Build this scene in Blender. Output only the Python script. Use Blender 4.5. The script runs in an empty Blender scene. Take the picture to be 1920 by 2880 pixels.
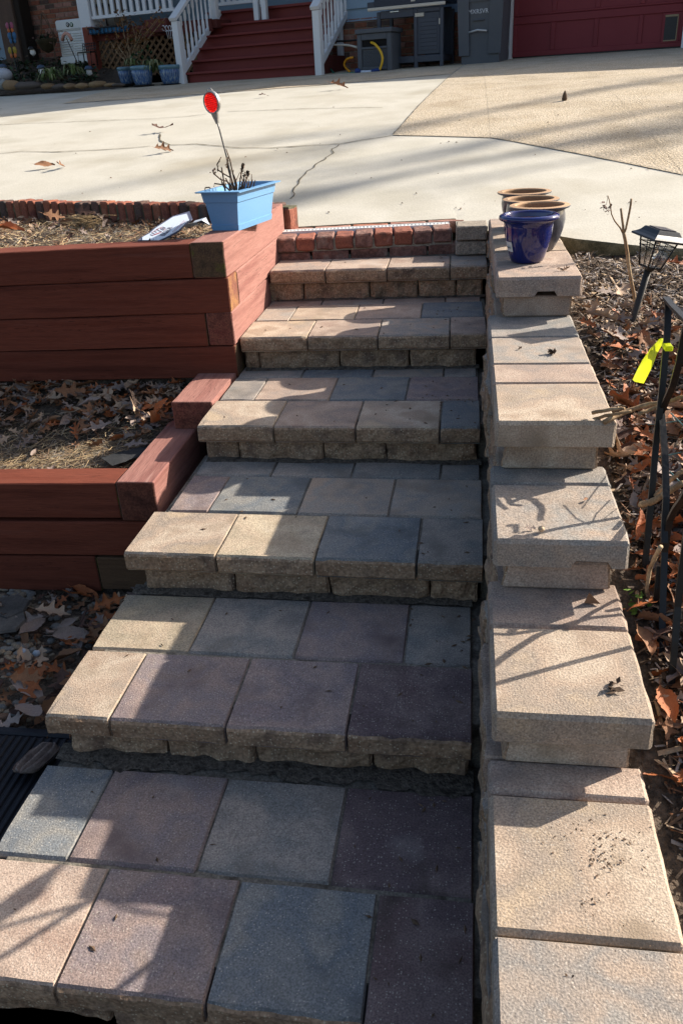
import bpy, math, random
import numpy as np
from mathutils import Vector, Matrix, noise as mnoise

R = math.radians
scn = bpy.context.scene
COL = scn.collection
random.seed(7)

# ------------------------------------------------------------------ camera
CAM = np.array([0.2031, -1.7639, 1.7738]); YAW, PIT, ROL, FPX = -0.1641, 0.4744, -0.0568, 2303.3
def _cam_axes():
    cy, sy, cp, sp = math.cos(YAW), math.sin(YAW), math.cos(PIT), math.sin(PIT)
    fwd = np.array([sy*cp, cy*cp, -sp]); right = np.array([cy, -sy, 0.0]); up = np.cross(right, fwd)
    r2 = math.cos(ROL)*right + math.sin(ROL)*up; u2 = -math.sin(ROL)*right + math.cos(ROL)*up
    return np.array([r2, u2, fwd])
AX = _cam_axes()
cd = bpy.data.cameras.new('camera'); cam = bpy.data.objects.new('camera', cd); COL.objects.link(cam)
cd.sensor_fit = 'VERTICAL'; cd.sensor_height = 36.0; cd.lens = FPX*36.0/2880.0
cd.clip_start = 0.05; cd.clip_end = 400
cam.matrix_world = Matrix([[AX[0][i], AX[1][i], -AX[2][i], CAM[i]] for i in range(3)] + [[0, 0, 0, 1]])
scn.camera = cam
# ------------------------------------------------------------------ light
SUN = Vector((1.48, .94, 1.0)).normalized()
w = bpy.data.worlds.new('World'); scn.world = w; w.use_nodes = True
nt = w.node_tree; nt.nodes.clear()
sky = nt.nodes.new('ShaderNodeTexSky'); sky.sky_type = 'NISHITA'; sky.sun_disc = False
sky.sun_elevation = math.asin(SUN.z); sky.sun_rotation = math.atan2(SUN.x, SUN.y)
sky.air_density = 1.0; sky.dust_density = 3.0; sky.ozone_density = .6
bg = nt.nodes.new('ShaderNodeBackground'); bg.inputs[1].default_value = 0.095
out = nt.nodes.new('ShaderNodeOutputWorld')
nt.links.new(sky.outputs[0], bg.inputs[0]); nt.links.new(bg.outputs[0], out.inputs[0])
sl = bpy.data.lights.new('sun', 'SUN'); sl.energy = 5.0; sl.angle = R(0.53); sl.color = (1.0, 0.915, 0.80)
so = bpy.data.objects.new('sun', sl); COL.objects.link(so)
so.rotation_euler = SUN.to_track_quat('Z', 'Y').to_euler()
vs = scn.view_settings
scn.display_settings.display_device = 'sRGB'
vs.view_transform = 'Standard'; vs.look = 'None'; vs.exposure = 1.04; vs.gamma = 1.0; vs.use_curve_mapping = False

# ------------------------------------------------------------------ pixel of the 1920x2880 photograph -> point on a real surface
def ray(px, py):
    return AX.T @ np.array([(px-960)/FPX, -(py-1440)/FPX, 1.0])
def at_x(px, py, x): d = ray(px, py); return Vector(CAM + d*((x-CAM[0])/d[0]))
def at_y(px, py, y): d = ray(px, py); return Vector(CAM + d*((y-CAM[1])/d[1]))
def at_z(px, py, z): d = ray(px, py); return Vector(CAM + d*((z-CAM[2])/d[2]))
DK = .48
def drive_z(x, y):
    yh = 11.93-(x-.66)*.279
    t = (y-2.92)/(yh-2.92); t2 = max(t, 0.0)
    return 1.1+.95*(t*(1+DK)-DK*t2*t2)
def on_drive(px, py):
    d = ray(px, py); t = 3.0
    while t < 40:
        P = CAM+d*t
        if P[2] < drive_z(P[0], P[1]): return Vector(P)
        t += .01
    return Vector(CAM+d*15)
HA = R(15.6)
HU = Vector((math.cos(HA), -math.sin(HA), 0)); HN = Vector((-math.sin(HA), -math.cos(HA), 0)); H0 = Vector((-.979, 12.387, 0))
def H(u, v, z): return H0+HU*u+HN*v+Vector((0, 0, z))       # house frame: u along the facade, v out of it, z up
def HP(px, py, v=0.0):
    d = Vector(ray(px, py)); t = HN.dot(H0+HN*v-Vector(CAM))/HN.dot(d); P = Vector(CAM)+d*t
    return HU.dot(P-H0), P.z
HM = Matrix(((HU.x, HN.x, 0, H0.x), (HU.y, HN.y, 0, H0.y), (0, 0, 1, 0), (0, 0, 0, 1)))

def nz(x, y=0, z=0): return mnoise.noise(Vector((x, y, z)))

# ------------------------------------------------------------------ materials
def mat(name, cols, scale=4.0, rough=.9, bump=.15, bscale=120.0, fine=.22, fscale=160.0, var=.12, stretch=(1, 1, 1),
        speck=None, stain=None, grain=None, spec=.25, metal=0.0, coat=0.0, trans=0.0, dist=.004, detail=4.0, white=None):
    m = bpy.data.materials.new(name); m.use_nodes = True; t = m.node_tree; N = t.nodes; L = t.links
    b = N['Principled BSDF']; b.inputs['Roughness'].default_value = rough; b.inputs['Metallic'].default_value = metal
    b.inputs['Specular IOR Level'].default_value = spec; b.inputs['Coat Weight'].default_value = coat; b.inputs['Coat Roughness'].default_value = .05
    if trans: b.inputs['Transmission Weight'].default_value = trans
    tc = N.new('ShaderNodeTexCoord'); oi = N.new('ShaderNodeObjectInfo'); mp = N.new('ShaderNodeMapping'); mp.inputs['Scale'].default_value = stretch
    cmb = N.new('ShaderNodeVectorMath'); cmb.operation = 'SCALE'; cmb.inputs[0].default_value = (13.7, 29.1, 7.3); L.new(oi.outputs['Random'], cmb.inputs['Scale'])
    add = N.new('ShaderNodeVectorMath'); add.operation = 'ADD'; L.new(tc.outputs['Object'], mp.inputs['Vector']); L.new(mp.outputs[0], add.inputs[0]); L.new(cmb.outputs[0], add.inputs[1])
    def noise(s, d=detail):
        n = N.new('ShaderNodeTexNoise'); n.inputs['Scale'].default_value = s; n.inputs['Detail'].default_value = d; L.new(add.outputs[0], n.inputs['Vector']); return n.outputs['Fac']
    def ramp(fac, stops):
        r = N.new('ShaderNodeValToRGB'); L.new(fac, r.inputs[0]); e = r.color_ramp.elements
        while len(e) < len(stops): e.new(.5)
        for el, (p, c) in zip(e, stops): el.position = p; el.color = (*c, 1)
        return r.outputs[0]
    def mix(f, a, c, mode='MIX'):
        x = N.new('ShaderNodeMix'); x.data_type = 'RGBA'; x.blend_type = mode
        if hasattr(f, 'links'): L.new(f, x.inputs[0])
        else: x.inputs[0].default_value = f
        for s, i in ((a, 6), (c, 7)):
            if hasattr(s, 'links'): L.new(s, x.inputs[i])
            else: x.inputs[i].default_value = (*s, 1)
        return x.outputs[2]
    n = len(cols)
    col = ramp(noise(scale), [(.32+.36*i/max(n-1, 1), c) for i, c in enumerate(cols)]) if n > 1 else None
    if col is None:
        rg = N.new('ShaderNodeRGB'); rg.outputs[0].default_value = (*cols[0], 1); col = rg.outputs[0]
    if fine:
        f = ramp(noise(fscale, 2), [(.3, (1-fine,)*3), (.7, (1+fine,)*3)]); col = mix(1.0, col, f, 'MULTIPLY')
    if speck:
        vsc, thr, c, amt = speck
        v = N.new('ShaderNodeTexVoronoi'); v.inputs['Scale'].default_value = vsc; L.new(add.outputs[0], v.inputs['Vector'])
        f = ramp(v.outputs['Distance'], [(thr*.6, (amt,)*3), (thr, (0, 0, 0))]); sel = N.new('ShaderNodeMath'); sel.operation = 'GREATER_THAN'
        sp = N.new('ShaderNodeSeparateColor'); L.new(v.outputs['Color'], sp.inputs[0]); L.new(sp.outputs[0], sel.inputs[0]); sel.inputs[1].default_value = .55
        mu = N.new('ShaderNodeMath'); mu.operation = 'MULTIPLY'; L.new(f, mu.inputs[0]); L.new(sel.outputs[0], mu.inputs[1]); col = mix(mu.outputs[0], col, c)
    if stain:
        ssc, lo, hi, c = stain
        f = ramp(noise(ssc, 5), [(lo, (0, 0, 0)), (hi, (1, 1, 1))]); col = mix(f, col, c)
    if white:
        ssc, lo, hi, c = white
        f = ramp(noise(ssc, 6), [(lo, (0, 0, 0)), (hi, (.8, .8, .8))]); col = mix(f, col, c)
    if grain:
        gsc, wid, c = grain; e_ = ramp(noise(gsc, 3), [(.5-wid, (0, 0, 0)), (.5, (1, 1, 1)), (.5+wid, (0, 0, 0))]); k_ = ramp(noise(gsc*.23, 2), [(.50, (0, 0, 0)), (.62, (.85,)*3)])
        col = mix(mix(1.0, e_, k_, 'MULTIPLY'), col, c)
    if var:
        mr = N.new('ShaderNodeMapRange'); L.new(oi.outputs['Random'], mr.inputs[0]); mr.inputs[3].default_value = 1-var; mr.inputs[4].default_value = 1+var
        col = mix(1.0, col, mr.outputs[0], 'MULTIPLY')
    L.new(col, b.inputs['Base Color'])
    if bump:
        bn = N.new('ShaderNodeBump'); bn.inputs['Strength'].default_value = bump; bn.inputs['Distance'].default_value = dist
        L.new(noise(bscale, 3), bn.inputs['Height']); L.new(bn.outputs[0], b.inputs['Normal'])
    return m

def pav(name, *c, dark=None):
    return mat(name, c, scale=5.0, rough=.93, bump=.6, bscale=240, fine=.32, fscale=240, var=.07, speck=(150, .29, (.52, .47, .40), .5),
               stain=(7, .55, .76, dark or tuple(k*.60 for k in c[0])), white=(3.6, .64, .90, (.40, .375, .345)), dist=.003, detail=8)
PV = {
 'tan': pav('paver_tan', (.37, .285, .20), (.27, .22, .175), (.34, .26, .195), (.40, .325, .25), (.30, .225, .165)),
 'buff': pav('paver_buff', (.385, .305, .205), (.30, .25, .18), (.36, .285, .205), (.405, .335, .24), (.275, .23, .18)),
 'grey': pav('paver_grey', (.25, .22, .19), (.185, .18, .17), (.29, .25, .215), (.20, .18, .165)),
 'blue': pav('paver_blue_grey', (.165, .175, .18), (.215, .205, .185), (.14, .152, .162), (.185, .185, .178), (.155, .165, .172)),
 'mauve': pav('paver_mauve', (.225, .165, .155), (.18, .145, .145), (.26, .195, .17), (.20, .165, .165), (.235, .18, .155)),
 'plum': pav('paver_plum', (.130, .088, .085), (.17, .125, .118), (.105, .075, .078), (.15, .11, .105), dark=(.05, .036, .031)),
 'rose': pav('paver_rose', (.35, .255, .20), (.255, .205, .175), (.32, .24, .19), (.38, .295, .235), (.29, .205, .16)),
 'tangrey': pav('paver_tan_grey', (.335, .26, .20), (.225, .205, .185), (.31, .25, .20), (.255, .235, .21), (.35, .265, .20))}
M_SPLIT = mat('split_face_stone', [(.215, .135, .085), (.29, .20, .13), (.155, .105, .075)], scale=12, bump=.9, bscale=60, fine=.35, fscale=120, speck=(120, .33, (.50, .42, .30), .75), dist=.006, var=.15)
M_SOIL = mat('dark_soil', [(.055, .045, .037), (.12, .10, .08), (.035, .028, .023)], scale=40, bump=.8, bscale=150, fine=.4, dist=.006)
M_BRICK = [mat('brick_red', [(.20, .065, .042), (.26, .095, .06), (.15, .05, .038)], scale=16, bump=.6, bscale=90, fine=.25, stain=(13, .62, .8, (.07, .05, .04)), white=(9, .68, .85, (.42, .35, .30))),
           mat('brick_orange', [(.30, .115, .065), (.24, .085, .05), (.33, .15, .09)], scale=15, bump=.6, bscale=90, fine=.25, stain=(12, .62, .8, (.09, .06, .045)), white=(9, .70, .85, (.42, .36, .3))),
           mat('brick_dark', [(.085, .055, .045), (.12, .07, .055), (.07, .06, .055)], scale=15, bump=.6, bscale=90, fine=.3, white=(8, .68, .85, (.30, .26, .22))),
           mat('brick_pink', [(.33, .175, .135), (.27, .13, .095), (.36, .21, .165)], scale=16, bump=.6, bscale=90, fine=.25, stain=(14, .6, .8, (.12, .08, .06)))]
M_JOINT = mat('joint_sand', [(.13, .113, .093), (.18, .16, .13), (.075, .063, .05)], scale=14, bump=.6, bscale=200, fine=.35)
M_MORTAR = mat('old_mortar', [(.30, .27, .22), (.21, .19, .15)], scale=25, bump=.6, fine=.3)
M_CONC = mat('pale_concrete', [(.43, .405, .34), (.475, .45, .385), (.395, .37, .305)], scale=1.3, bump=.35, bscale=90, fine=.10, fscale=110, var=0, stain=(1.1, .52, .80, (.33, .295, .225)), white=(5, .62, .85, (.50, .48, .42)), detail=9)
M_AGG = mat('exposed_aggregate', [(.40, .325, .225), (.46, .385, .285), (.36, .29, .20)], scale=1.6, bump=.9, bscale=75, fine=.42, fscale=85, var=0, speck=(90, .38, (.62, .56, .46), .7), dist=.012)
M_CRACK = mat('crack_dirt', [(.06, .05, .035), (.10, .085, .055)], scale=20, bump=0)
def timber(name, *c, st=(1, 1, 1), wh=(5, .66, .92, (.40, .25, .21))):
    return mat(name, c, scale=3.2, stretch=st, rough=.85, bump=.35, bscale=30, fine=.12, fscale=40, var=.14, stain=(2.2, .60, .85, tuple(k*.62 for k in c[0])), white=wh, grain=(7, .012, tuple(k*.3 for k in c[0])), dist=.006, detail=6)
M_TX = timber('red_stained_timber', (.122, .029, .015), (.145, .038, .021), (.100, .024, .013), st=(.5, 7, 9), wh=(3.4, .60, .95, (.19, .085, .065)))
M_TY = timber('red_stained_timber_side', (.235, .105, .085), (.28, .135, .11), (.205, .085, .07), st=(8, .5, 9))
M_END = mat('timber_end_grain', [(.075, .045, .028), (.11, .065, .036), (.055, .036, .022)], scale=20, bump=.6, fine=.4, stain=(9, .54, .66, (.10, .115, .012)))
M_LEAF = [mat('leaf_brown', [(.26, .13, .065), (.20, .095, .05)], scale=25, rough=.7, bump=.3, var=.25, fine=.15),
          mat('leaf_tan', [(.40, .28, .19), (.33, .23, .16)], scale=25, rough=.7, bump=.3, var=.2, fine=.15),
          mat('leaf_rust', [(.36, .12, .04), (.28, .085, .03)], scale=25, rough=.6, bump=.3, var=.25, fine=.15),
          mat('leaf_grey_brown', [(.27, .21, .18), (.20, .155, .135)], scale=25, rough=.75, bump=.3, var=.2, fine=.15),
          mat('leaf_dark', [(.10, .05, .035), (.075, .04, .03)], scale=25, rough=.7, bump=.3, var=.2, fine=.15)]
M_CHIP = [mat('mulch_brown', [(.17, .11, .07), (.12, .08, .05)], scale=30, bump=.4, var=0), mat('mulch_grey', [(.36, .31, .27), (.28, .24, .21)], scale=30, bump=.4, var=0),
          mat('mulch_dark', [(.05, .035, .025), (.07, .045, .03)], scale=30, bump=.4, var=0), mat('mulch_tan', [(.42, .31, .20), (.35, .25, .16)], scale=30, bump=.4, var=0)]
M_PEB = [mat('pebble_tan', [(.24, .19, .13), (.19, .15, .11)], scale=30, bump=.2, var=.2), mat('pebble_grey', [(.19, .18, .16), (.14, .135, .125)], scale=30, bump=.2, var=.2), mat('pebble_brown', [(.17, .10, .06), (.13, .08, .055)], scale=30, bump=.2, var=.2)]
M_WHITE = mat('white_paint', [(.64, .65, .66)], bump=.05, fine=.05, var=.03, rough=.55)
M_REDP = mat('barn_red_paint', [(.19, .035, .03), (.165, .03, .027)], scale=3, bump=.1, fine=.08, rough=.6, var=.05)
M_GARAGE = mat('garage_red', [(.20, .03, .037), (.185, .028, .034)], scale=3, bump=.15, bscale=60, fine=.08, rough=.55, var=.03)
M_DKRED = mat('dark_red_wood', [(.13, .032, .024), (.10, .026, .02)], scale=4, stretch=(1, 1, 1), bump=.2, rough=.75)
M_BLACK = mat('black_metal', [(.007, .007, .0075), (.012, .011, .010)], scale=6, rough=.38, bump=.15, spec=.4, fine=.2)
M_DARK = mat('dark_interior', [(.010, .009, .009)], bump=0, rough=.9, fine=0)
M_STEM = mat('dry_stem', [(.34, .235, .135), (.25, .16, .09), (.42, .31, .19)], scale=14, bump=.5, bscale=60, fine=.25)
M_DKSTEM = mat('dead_twig', [(.085, .055, .035), (.12, .075, .05)], scale=20, bump=.4)
M_SIDING = mat('blue_siding', [(.27, .36, .44), (.25, .335, .415)], scale=3, stretch=(1, 1, 6), bump=.15, fine=.06, rough=.7, var=.03)
M_GREYP = mat('grey_plastic', [(.085, .092, .105), (.075, .082, .095)], scale=4, bump=.15, rough=.5, fine=.08, var=.05)
M_GREYM = mat('dark_grey_steel', [(.055, .062, .082), (.047, .054, .072)], scale=4, bump=.1, rough=.4, fine=.08, var=.04)

# ------------------------------------------------------------------ mesh builder
MW = {}
class MB:
    def __init__(s): s.v = []; s.f = []; s.m = []; s.sm = []
    def add(s, vs, fs, mi=0, smooth=False, M=None):
        o = len(s.v)
        s.v += [(M @ Vector(v)) if M is not None else Vector(v) for v in vs]
        s.f += [tuple(i+o for i in f) for f in fs]
        s.m += [mi]*len(fs); s.sm += [smooth]*len(fs)
    def box(s, x0, x1, y0, y1, z0, z1, M=None, mi=0, b=0.0):
        if b > 0:
            grid_block(s, [x0, x0+b, x1-b, x1], [y0, y0+b, y1-b, y1], [z0, z0+b, z1-b, z1], M=M, mi=mi); return
        vs = [(x, y, z) for z in (z0, z1) for y in (y0, y1) for x in (x0, x1)]
        s.add(vs, [(0, 2, 3, 1), (4, 5, 7, 6), (0, 1, 5, 4), (2, 6, 7, 3), (0, 4, 6, 2), (1, 3, 7, 5)], mi, M=M)
    def tube(s, pts, r, n=6, mi=0, M=None, cap=True, smooth=True, flat=1.0):
        pts = [Vector(p) for p in pts]; k = len(pts)
        rs = r if isinstance(r, (list, tuple)) else [r]*k
        vs = []; fs = []; ref = Vector((.123, .31, .94))
        for i, p in enumerate(pts):
            t = (pts[min(i+1, k-1)]-pts[max(i-1, 0)])
            t = t.normalized() if t.length > 1e-9 else Vector((0, 0, 1))
            a = t.cross(ref)
            if a.length < .1: a = t.cross(Vector((1, 0, 0)))
            a.normalize(); bb = t.cross(a)
            for j in range(n):
                th = 2*math.pi*j/n; vs.append(p+a*(rs[i]*math.cos(th))+bb*(rs[i]*flat*math.sin(th)))
        for i in range(k-1):
            for j in range(n): fs.append((i*n+j, i*n+(j+1) % n, (i+1)*n+(j+1) % n, (i+1)*n+j))
        if cap: fs += [tuple(range(n-1, -1, -1)), tuple((k-1)*n+j for j in range(n))]
        s.add(vs, fs, mi, smooth, M)
    def bar(s, pts, wd, th, side=Vector((1, 0, 0)), mi=0, M=None):     # flat bar along pts, thickness th along side, width wd across
        pts = [Vector(p) for p in pts]; k = len(pts); vs = []; fs = []
        for i, p in enumerate(pts):
            t = (pts[min(i+1, k-1)]-pts[max(i-1, 0)]).normalized(); c = side.cross(t).normalized(); sd = t.cross(c).normalized()
            for a, b_ in ((-1, -1), (1, -1), (1, 1), (-1, 1)): vs.append(p+c*(a*wd/2)+sd*(b_*th/2))
        for i in range(k-1):
            for j in range(4): fs.append((i*4+j, i*4+(j+1) % 4, (i+1)*4+(j+1) % 4, (i+1)*4+j))
        fs += [(3, 2, 1, 0), tuple((k-1)*4+j for j in range(4))]
        s.add(vs, fs, mi, False, M)
    def lathe(s, prof, n=32, M=None, mi=0, smooth=True, c=(0, 0)):
        vs = []; fs = []; k = len(prof)
        for r, z in prof:
            for j in range(n): th = 2*math.pi*j/n; vs.append((c[0]+r*math.cos(th), c[1]+r*math.sin(th), z))
        for i in range(k-1):
            for j in range(n): fs.append((i*n+j, i*n+(j+1) % n, (i+1)*n+(j+1) % n, (i+1)*n+j))
        s.add(vs, fs, mi, smooth, M)
    def ell(s, c, r, n=8, k=5, M=None, mi=0, jit=0.0, seed=0):
        vs = [(0, 0, -1)]; fs = []
        for i in range(1, k):
            ph = -math.pi/2+math.pi*i/k
            for j in range(n):
                th = 2*math.pi*j/n; vs.append((math.cos(ph)*math.cos(th), math.cos(ph)*math.sin(th), math.sin(ph)))
        vs.append((0, 0, 1)); top = len(vs)-1
        for j in range(n): fs.append((0, 1+(j+1) % n, 1+j)); fs.append((top, 1+(k-2)*n+j, 1+(k-2)*n+(j+1) % n))
        for i in range(k-2):
            for j in range(n): a = 1+i*n; fs.append((a+j, a+(j+1) % n, a+n+(j+1) % n, a+n+j))
        vv = []
        for v in vs:
            q = 1+jit*nz(v[0]*1.7+seed*3.1, v[1]*1.7, v[2]*1.7+seed)
            vv.append((c[0]+v[0]*r[0]*q, c[1]+v[1]*r[1]*q, c[2]+v[2]*r[2]*q))
        s.add(vv, fs, mi, True, M)
    def build(s, name, mats, parent=None, label=None, cat=None, group=None, kind=None, loc=None):
        me = bpy.data.meshes.new(name)
        if parent is not None: inv = MW[parent.name].inverted(); V = [inv @ v for v in s.v]
        elif loc is not None: l = Vector(loc); V = [v-l for v in s.v]
        else: V = s.v
        me.from_pydata([tuple(v) for v in V], [], s.f)
        for m in (mats if isinstance(mats, (list, tuple)) else [mats]): me.materials.append(m)
        me.polygons.foreach_set('material_index', s.m); me.polygons.foreach_set('use_smooth', s.sm); me.update()
        o = bpy.data.objects.new(name, me); COL.objects.link(o)
        if parent is not None: o.parent = parent; MW[o.name] = MW[parent.name]
        else:
            if loc is not None: o.location = loc
            MW[o.name] = Matrix.Translation(Vector(loc)) if loc is not None else Matrix.Identity(4)
        tag(o, label, cat, group, kind)
        return o
def tag(o, label=None, cat=None, group=None, kind=None):
    if label: o['label'] = label
    if cat: o['category'] = cat
    if group: o['group'] = group
    if kind: o['kind'] = kind
def thing(name, label, cat, loc=(0, 0, 0), rz=0.0, group=None):
    o = bpy.data.objects.new(name, None); COL.objects.link(o); o.empty_display_size = .1
    o.location = loc; o.rotation_euler = (0, 0, rz); tag(o, label, cat, group)
    MW[o.name] = Matrix.Translation(Vector(loc)) @ Matrix.Rotation(rz, 4, 'Z')
    return o
def house_thing(name, label, cat, u, v, z, group=None):
    return thing(name, label, cat, H(u, v, z), -HA, group)

def grid_block(mb, xs, ys, zs, M=None, mi=0, fn=None, faces=None, fmi=None):
    """closed box of grid lines xs, ys, zs; the outermost cells are folded in as a chamfer; fn moves a vertex; fmi(face axis, side) gives the material slot"""
    nx, ny, nz_ = len(xs), len(ys), len(zs); idx = {}; vs = []
    def V(i, j, k):
        key = (i, j, k)
        if key in idx: return idx[key]
        p = [xs[i], ys[j], zs[k]]; ox, oy, oz = i in (0, nx-1), j in (0, ny-1), k in (0, nz_-1)
        if ox+oy+oz >= 2:
            if ox and nx > 2: p[0] = (xs[i]+(xs[1] if i == 0 else xs[-2]))/2
            if oy and ny > 2: p[1] = (ys[j]+(ys[1] if j == 0 else ys[-2]))/2
            if oz and nz_ > 2: p[2] = (zs[k]+(zs[1] if k == 0 else zs[-2]))/2
        if fn: p = fn(p, i, j, k)
        idx[key] = len(vs); vs.append(p); return idx[key]
    fs = []; ms = []
    def face(a, m): fs.append(a); ms.append(m)
    g = fmi or (lambda ax, s: mi)
    for k, s in ((0, 0), (nz_-1, 1)):
        for i in range(nx-1):
            for j in range(ny-1):
                a = (V(i, j, k), V(i+1, j, k), V(i+1, j+1, k), V(i, j+1, k)); face(a if s else a[::-1], g(2, s))
    for j, s in ((0, 0), (ny-1, 1)):
        for i in range(nx-1):
            for k in range(nz_-1):
                a = (V(i, j, k), V(i+1, j, k), V(i+1, j, k+1), V(i, j, k+1)); face(a[::-1] if s else a, g(1, s))
    for i, s in ((0, 0), (nx-1, 1)):
        for j in range(ny-1):
            for k in range(nz_-1):
                a = (V(i, j, k), V(i, j+1, k), V(i, j+1, k+1), V(i, j, k+1)); face(a if s else a[::-1], g(0, s))
    o = len(mb.v); mb.v += [(M @ Vector(v)) if M is not None else Vector(v) for v in vs]
    mb.f += [tuple(q+o for q in f) for f in fs]; mb.m += ms; mb.sm += [False]*len(fs)

def lin(a, b, n): return [a+(b-a)*i/n for i in range(n+1)]
def lev(a, b, bev, n): return [a]+lin(a+bev, b-bev, n)+[b]
_sd = [0]
def stone(mb, x0, x1, y0, y1, z0, z1, M=None, bx=.004, by=.010, bz=.010, front=.0, left=.0, right=.0, n=(8, 2, 3), fmi=None, wob=.0012, chip=.0):
    """block with chamfered edges and split (rough) faces"""
    _sd[0] += 1; sd = _sd[0]*1.37
    def fn(p, i, j, k):
        q = list(p); e = Vector(p)*18
        if front and j == 0: q[1] -= front*(nz(e.x+sd, e.y, e.z*1.2)*1.1+.35*nz(e.x*3+sd, e.y, e.z*3))
        if left and i == 0: q[0] -= left*(nz(e.x+sd, e.y*.8, e.z)*1.2+.4*nz(e.x*3+sd, e.y*3, e.z*3))
        if right and i == len(xs)-1: q[0] += right*(nz(e.x+sd, e.y, e.z)*1.2+.4*nz(e.x*3+sd, e.y*3, e.z*3))
        q[0] += wob*nz(e.x*.7+sd, e.y*.7, 1); q[1] += wob*nz(e.x*.7+sd, e.y*.7, 5); q[2] += wob*nz(e.x*.5+sd, e.y*.5, 9)
        if chip and k >= len(zs)-2 and j <= 1 and i in (0, 1, len(xs)-2, len(xs)-1) and nz(sd*3.3+(i > 2)*7, 4.4) > .05: q[2] -= .004; q[1] += .003
        if chip and k == len(zs)-1 and j == 0: q[2] -= chip*max(0, nz(p[0]*40+sd, 2, 3)-.25)*2
        return q
    xs = lev(x0, x1, bx, n[0]); ys = lev(y0, y1, by, n[1]); zs = lev(z0, z1, bz, n[2])
    grid_block(mb, xs, ys, zs, M, 0, fn, fmi=fmi)

# ================================================================== ground
def interp(t, P):
    if t <= P[0][0]: return P[0][1]
    for (a, b), (c, d) in zip(P, P[1:]):
        if t <= c: return b+(d-b)*(t-a)/(c-a)
    return P[-1][1]
GR = [(-6, -.6), (-1.6, .22), (-1.2, .36), (-.85, .42), (-.5, .50), (-.1, .65), (.3, .79), (1.3, .945), (2.4, .985)]
def right_ground(x, y): return interp(y, GR)+.03*nz(x*2, y*2, 0)+.012*nz(x*7, y*7, 3)+max(0, x-.9)*.02
GL = [(-6, -.35), (-1, .02), (.75, .075), (.77, .075), (.87, .47), (1.25, .50), (1.62, .60), (1.66, .6), (1.76, 1.12), (1.8, 1.185), (2.3, 1.175), (3.1, 1.11), (3.6, 1.09)]
def left_ground(x, y): return interp(y, GL)+.012*nz(x*3, y*3, 7)
def curb_y(x): return interp(x, [(-.80, 2.975), (.14, 3.03), (.145, 2.80), (.56, 2.80), (.70, 2.65), (1.017, 2.51), (1.25, 2.44), (2, 2.33), (4, 2.1), (8, 1.6)])
def drive_front(x):
    if x < -.80: return 2.92+(x+.80)*(-.37)
    return curb_y(x)
def ground_h(x, y):
    if x > .5: 
        a = right_ground(x, y)
        if y > curb_y(x)+.02: return drive_z(x, y)-.13
        return a
    if x < -.905:
        if y > drive_front(x)+.06: return drive_z(x, max(y, 2.9))-.13
        return left_ground(x, y)
    return min(.15+.24*(y+.85)-.30, drive_z(x, y)-.2) if y > -1.1 else -.35
xs = sorted(set([-60, -30, -16, -12, -9]+lin(-7, -3.2, 10)+lin(-3, -.95, 26)+[-.92, -.905, -.895, -.5, 0, .44, .49, .505]+lin(.56, 2.2, 30)+lin(2.4, 8, 12)+[10, 14, 30, 60]))
ys = sorted(set([-60, -20, -8, -4, -2]+lin(-1.6, 3.6, 88)+[.77, .87, 1.66, 1.76]+lin(3.8, 16, 34)+[20, 35, 60, 120]))
mb = MB(); nx = len(xs)
V = [(x, y, ground_h(x, y)) for y in ys for x in xs]
F = [(j*nx+i, j*nx+i+1, (j+1)*nx+i+1, (j+1)*nx+i) for j in range(len(ys)-1) for i in range(nx-1)]
mb.add(V, F, smooth=True)
M_GROUND = mat('mulch_soil', [(.055, .04, .028), (.095, .07, .05), (.04, .03, .022)], scale=18, bump=1.0, bscale=70, fine=.5, fscale=60, dist=.015, var=0, detail=6)
mb.build('ground', M_GROUND, kind='structure')

# ------------------------------------------------------------------ driveway: poured concrete with exposed aggregate bays
def dsurf(x, y): return drive_z(x, y)+.006*nz(x*.9, y*.9, 4)+.002*nz(x*4, y*4, 4)
mb = MB(); cols = lin(-11, -2.8, 18)[:-1]+lin(-2.8, -.81, 16)+[-.799]+lin(-.7, .13, 8)+[.1401, .146]+lin(.2, .55, 4)+lin(.6, 2.2, 22)+lin(2.4, 9, 14)
NR = 46
V = []
for x in cols:
    y0 = drive_front(x); y1 = H0.y-(x-H0.x)*math.tan(HA)+.08
    if x < -4.2: y1 = max(y1, 14.0)
    for r in range(NR+1):
        y = y0+(y1-y0)*(r/NR)**1.6; V.append((x, y, dsurf(x, y)))
F = [(i*(NR+1)+r, (i+1)*(NR+1)+r, (i+1)*(NR+1)+r+1, i*(NR+1)+r+1) for i in range(len(cols)-1) for r in range(NR)]
mb.add(V, F, smooth=True)
V = []
for x in cols:
    y = drive_front(x); z = dsurf(x, y)
    V += [(x, y, z), (x, y-.012-.006*nz(x*9, 1), z-.018), (x, y-.004-.012*nz(x*14, 2), z-.055), (x, y, z-.16)]
F = [(i*4+r+1, (i+1)*4+r+1, (i+1)*4+r, i*4+r) for i in range(len(cols)-1) for r in range(3)]
mb.add(V, F, mi=1, smooth=True)
M_CURB = mat('mossy_concrete_edge', [(.12, .105, .055), (.17, .15, .09), (.075, .07, .04)], scale=12, bump=.8, bscale=60, fine=.35)
DRIVE = mb.build('driveway', [M_CONC, M_CURB], kind='structure')

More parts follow.
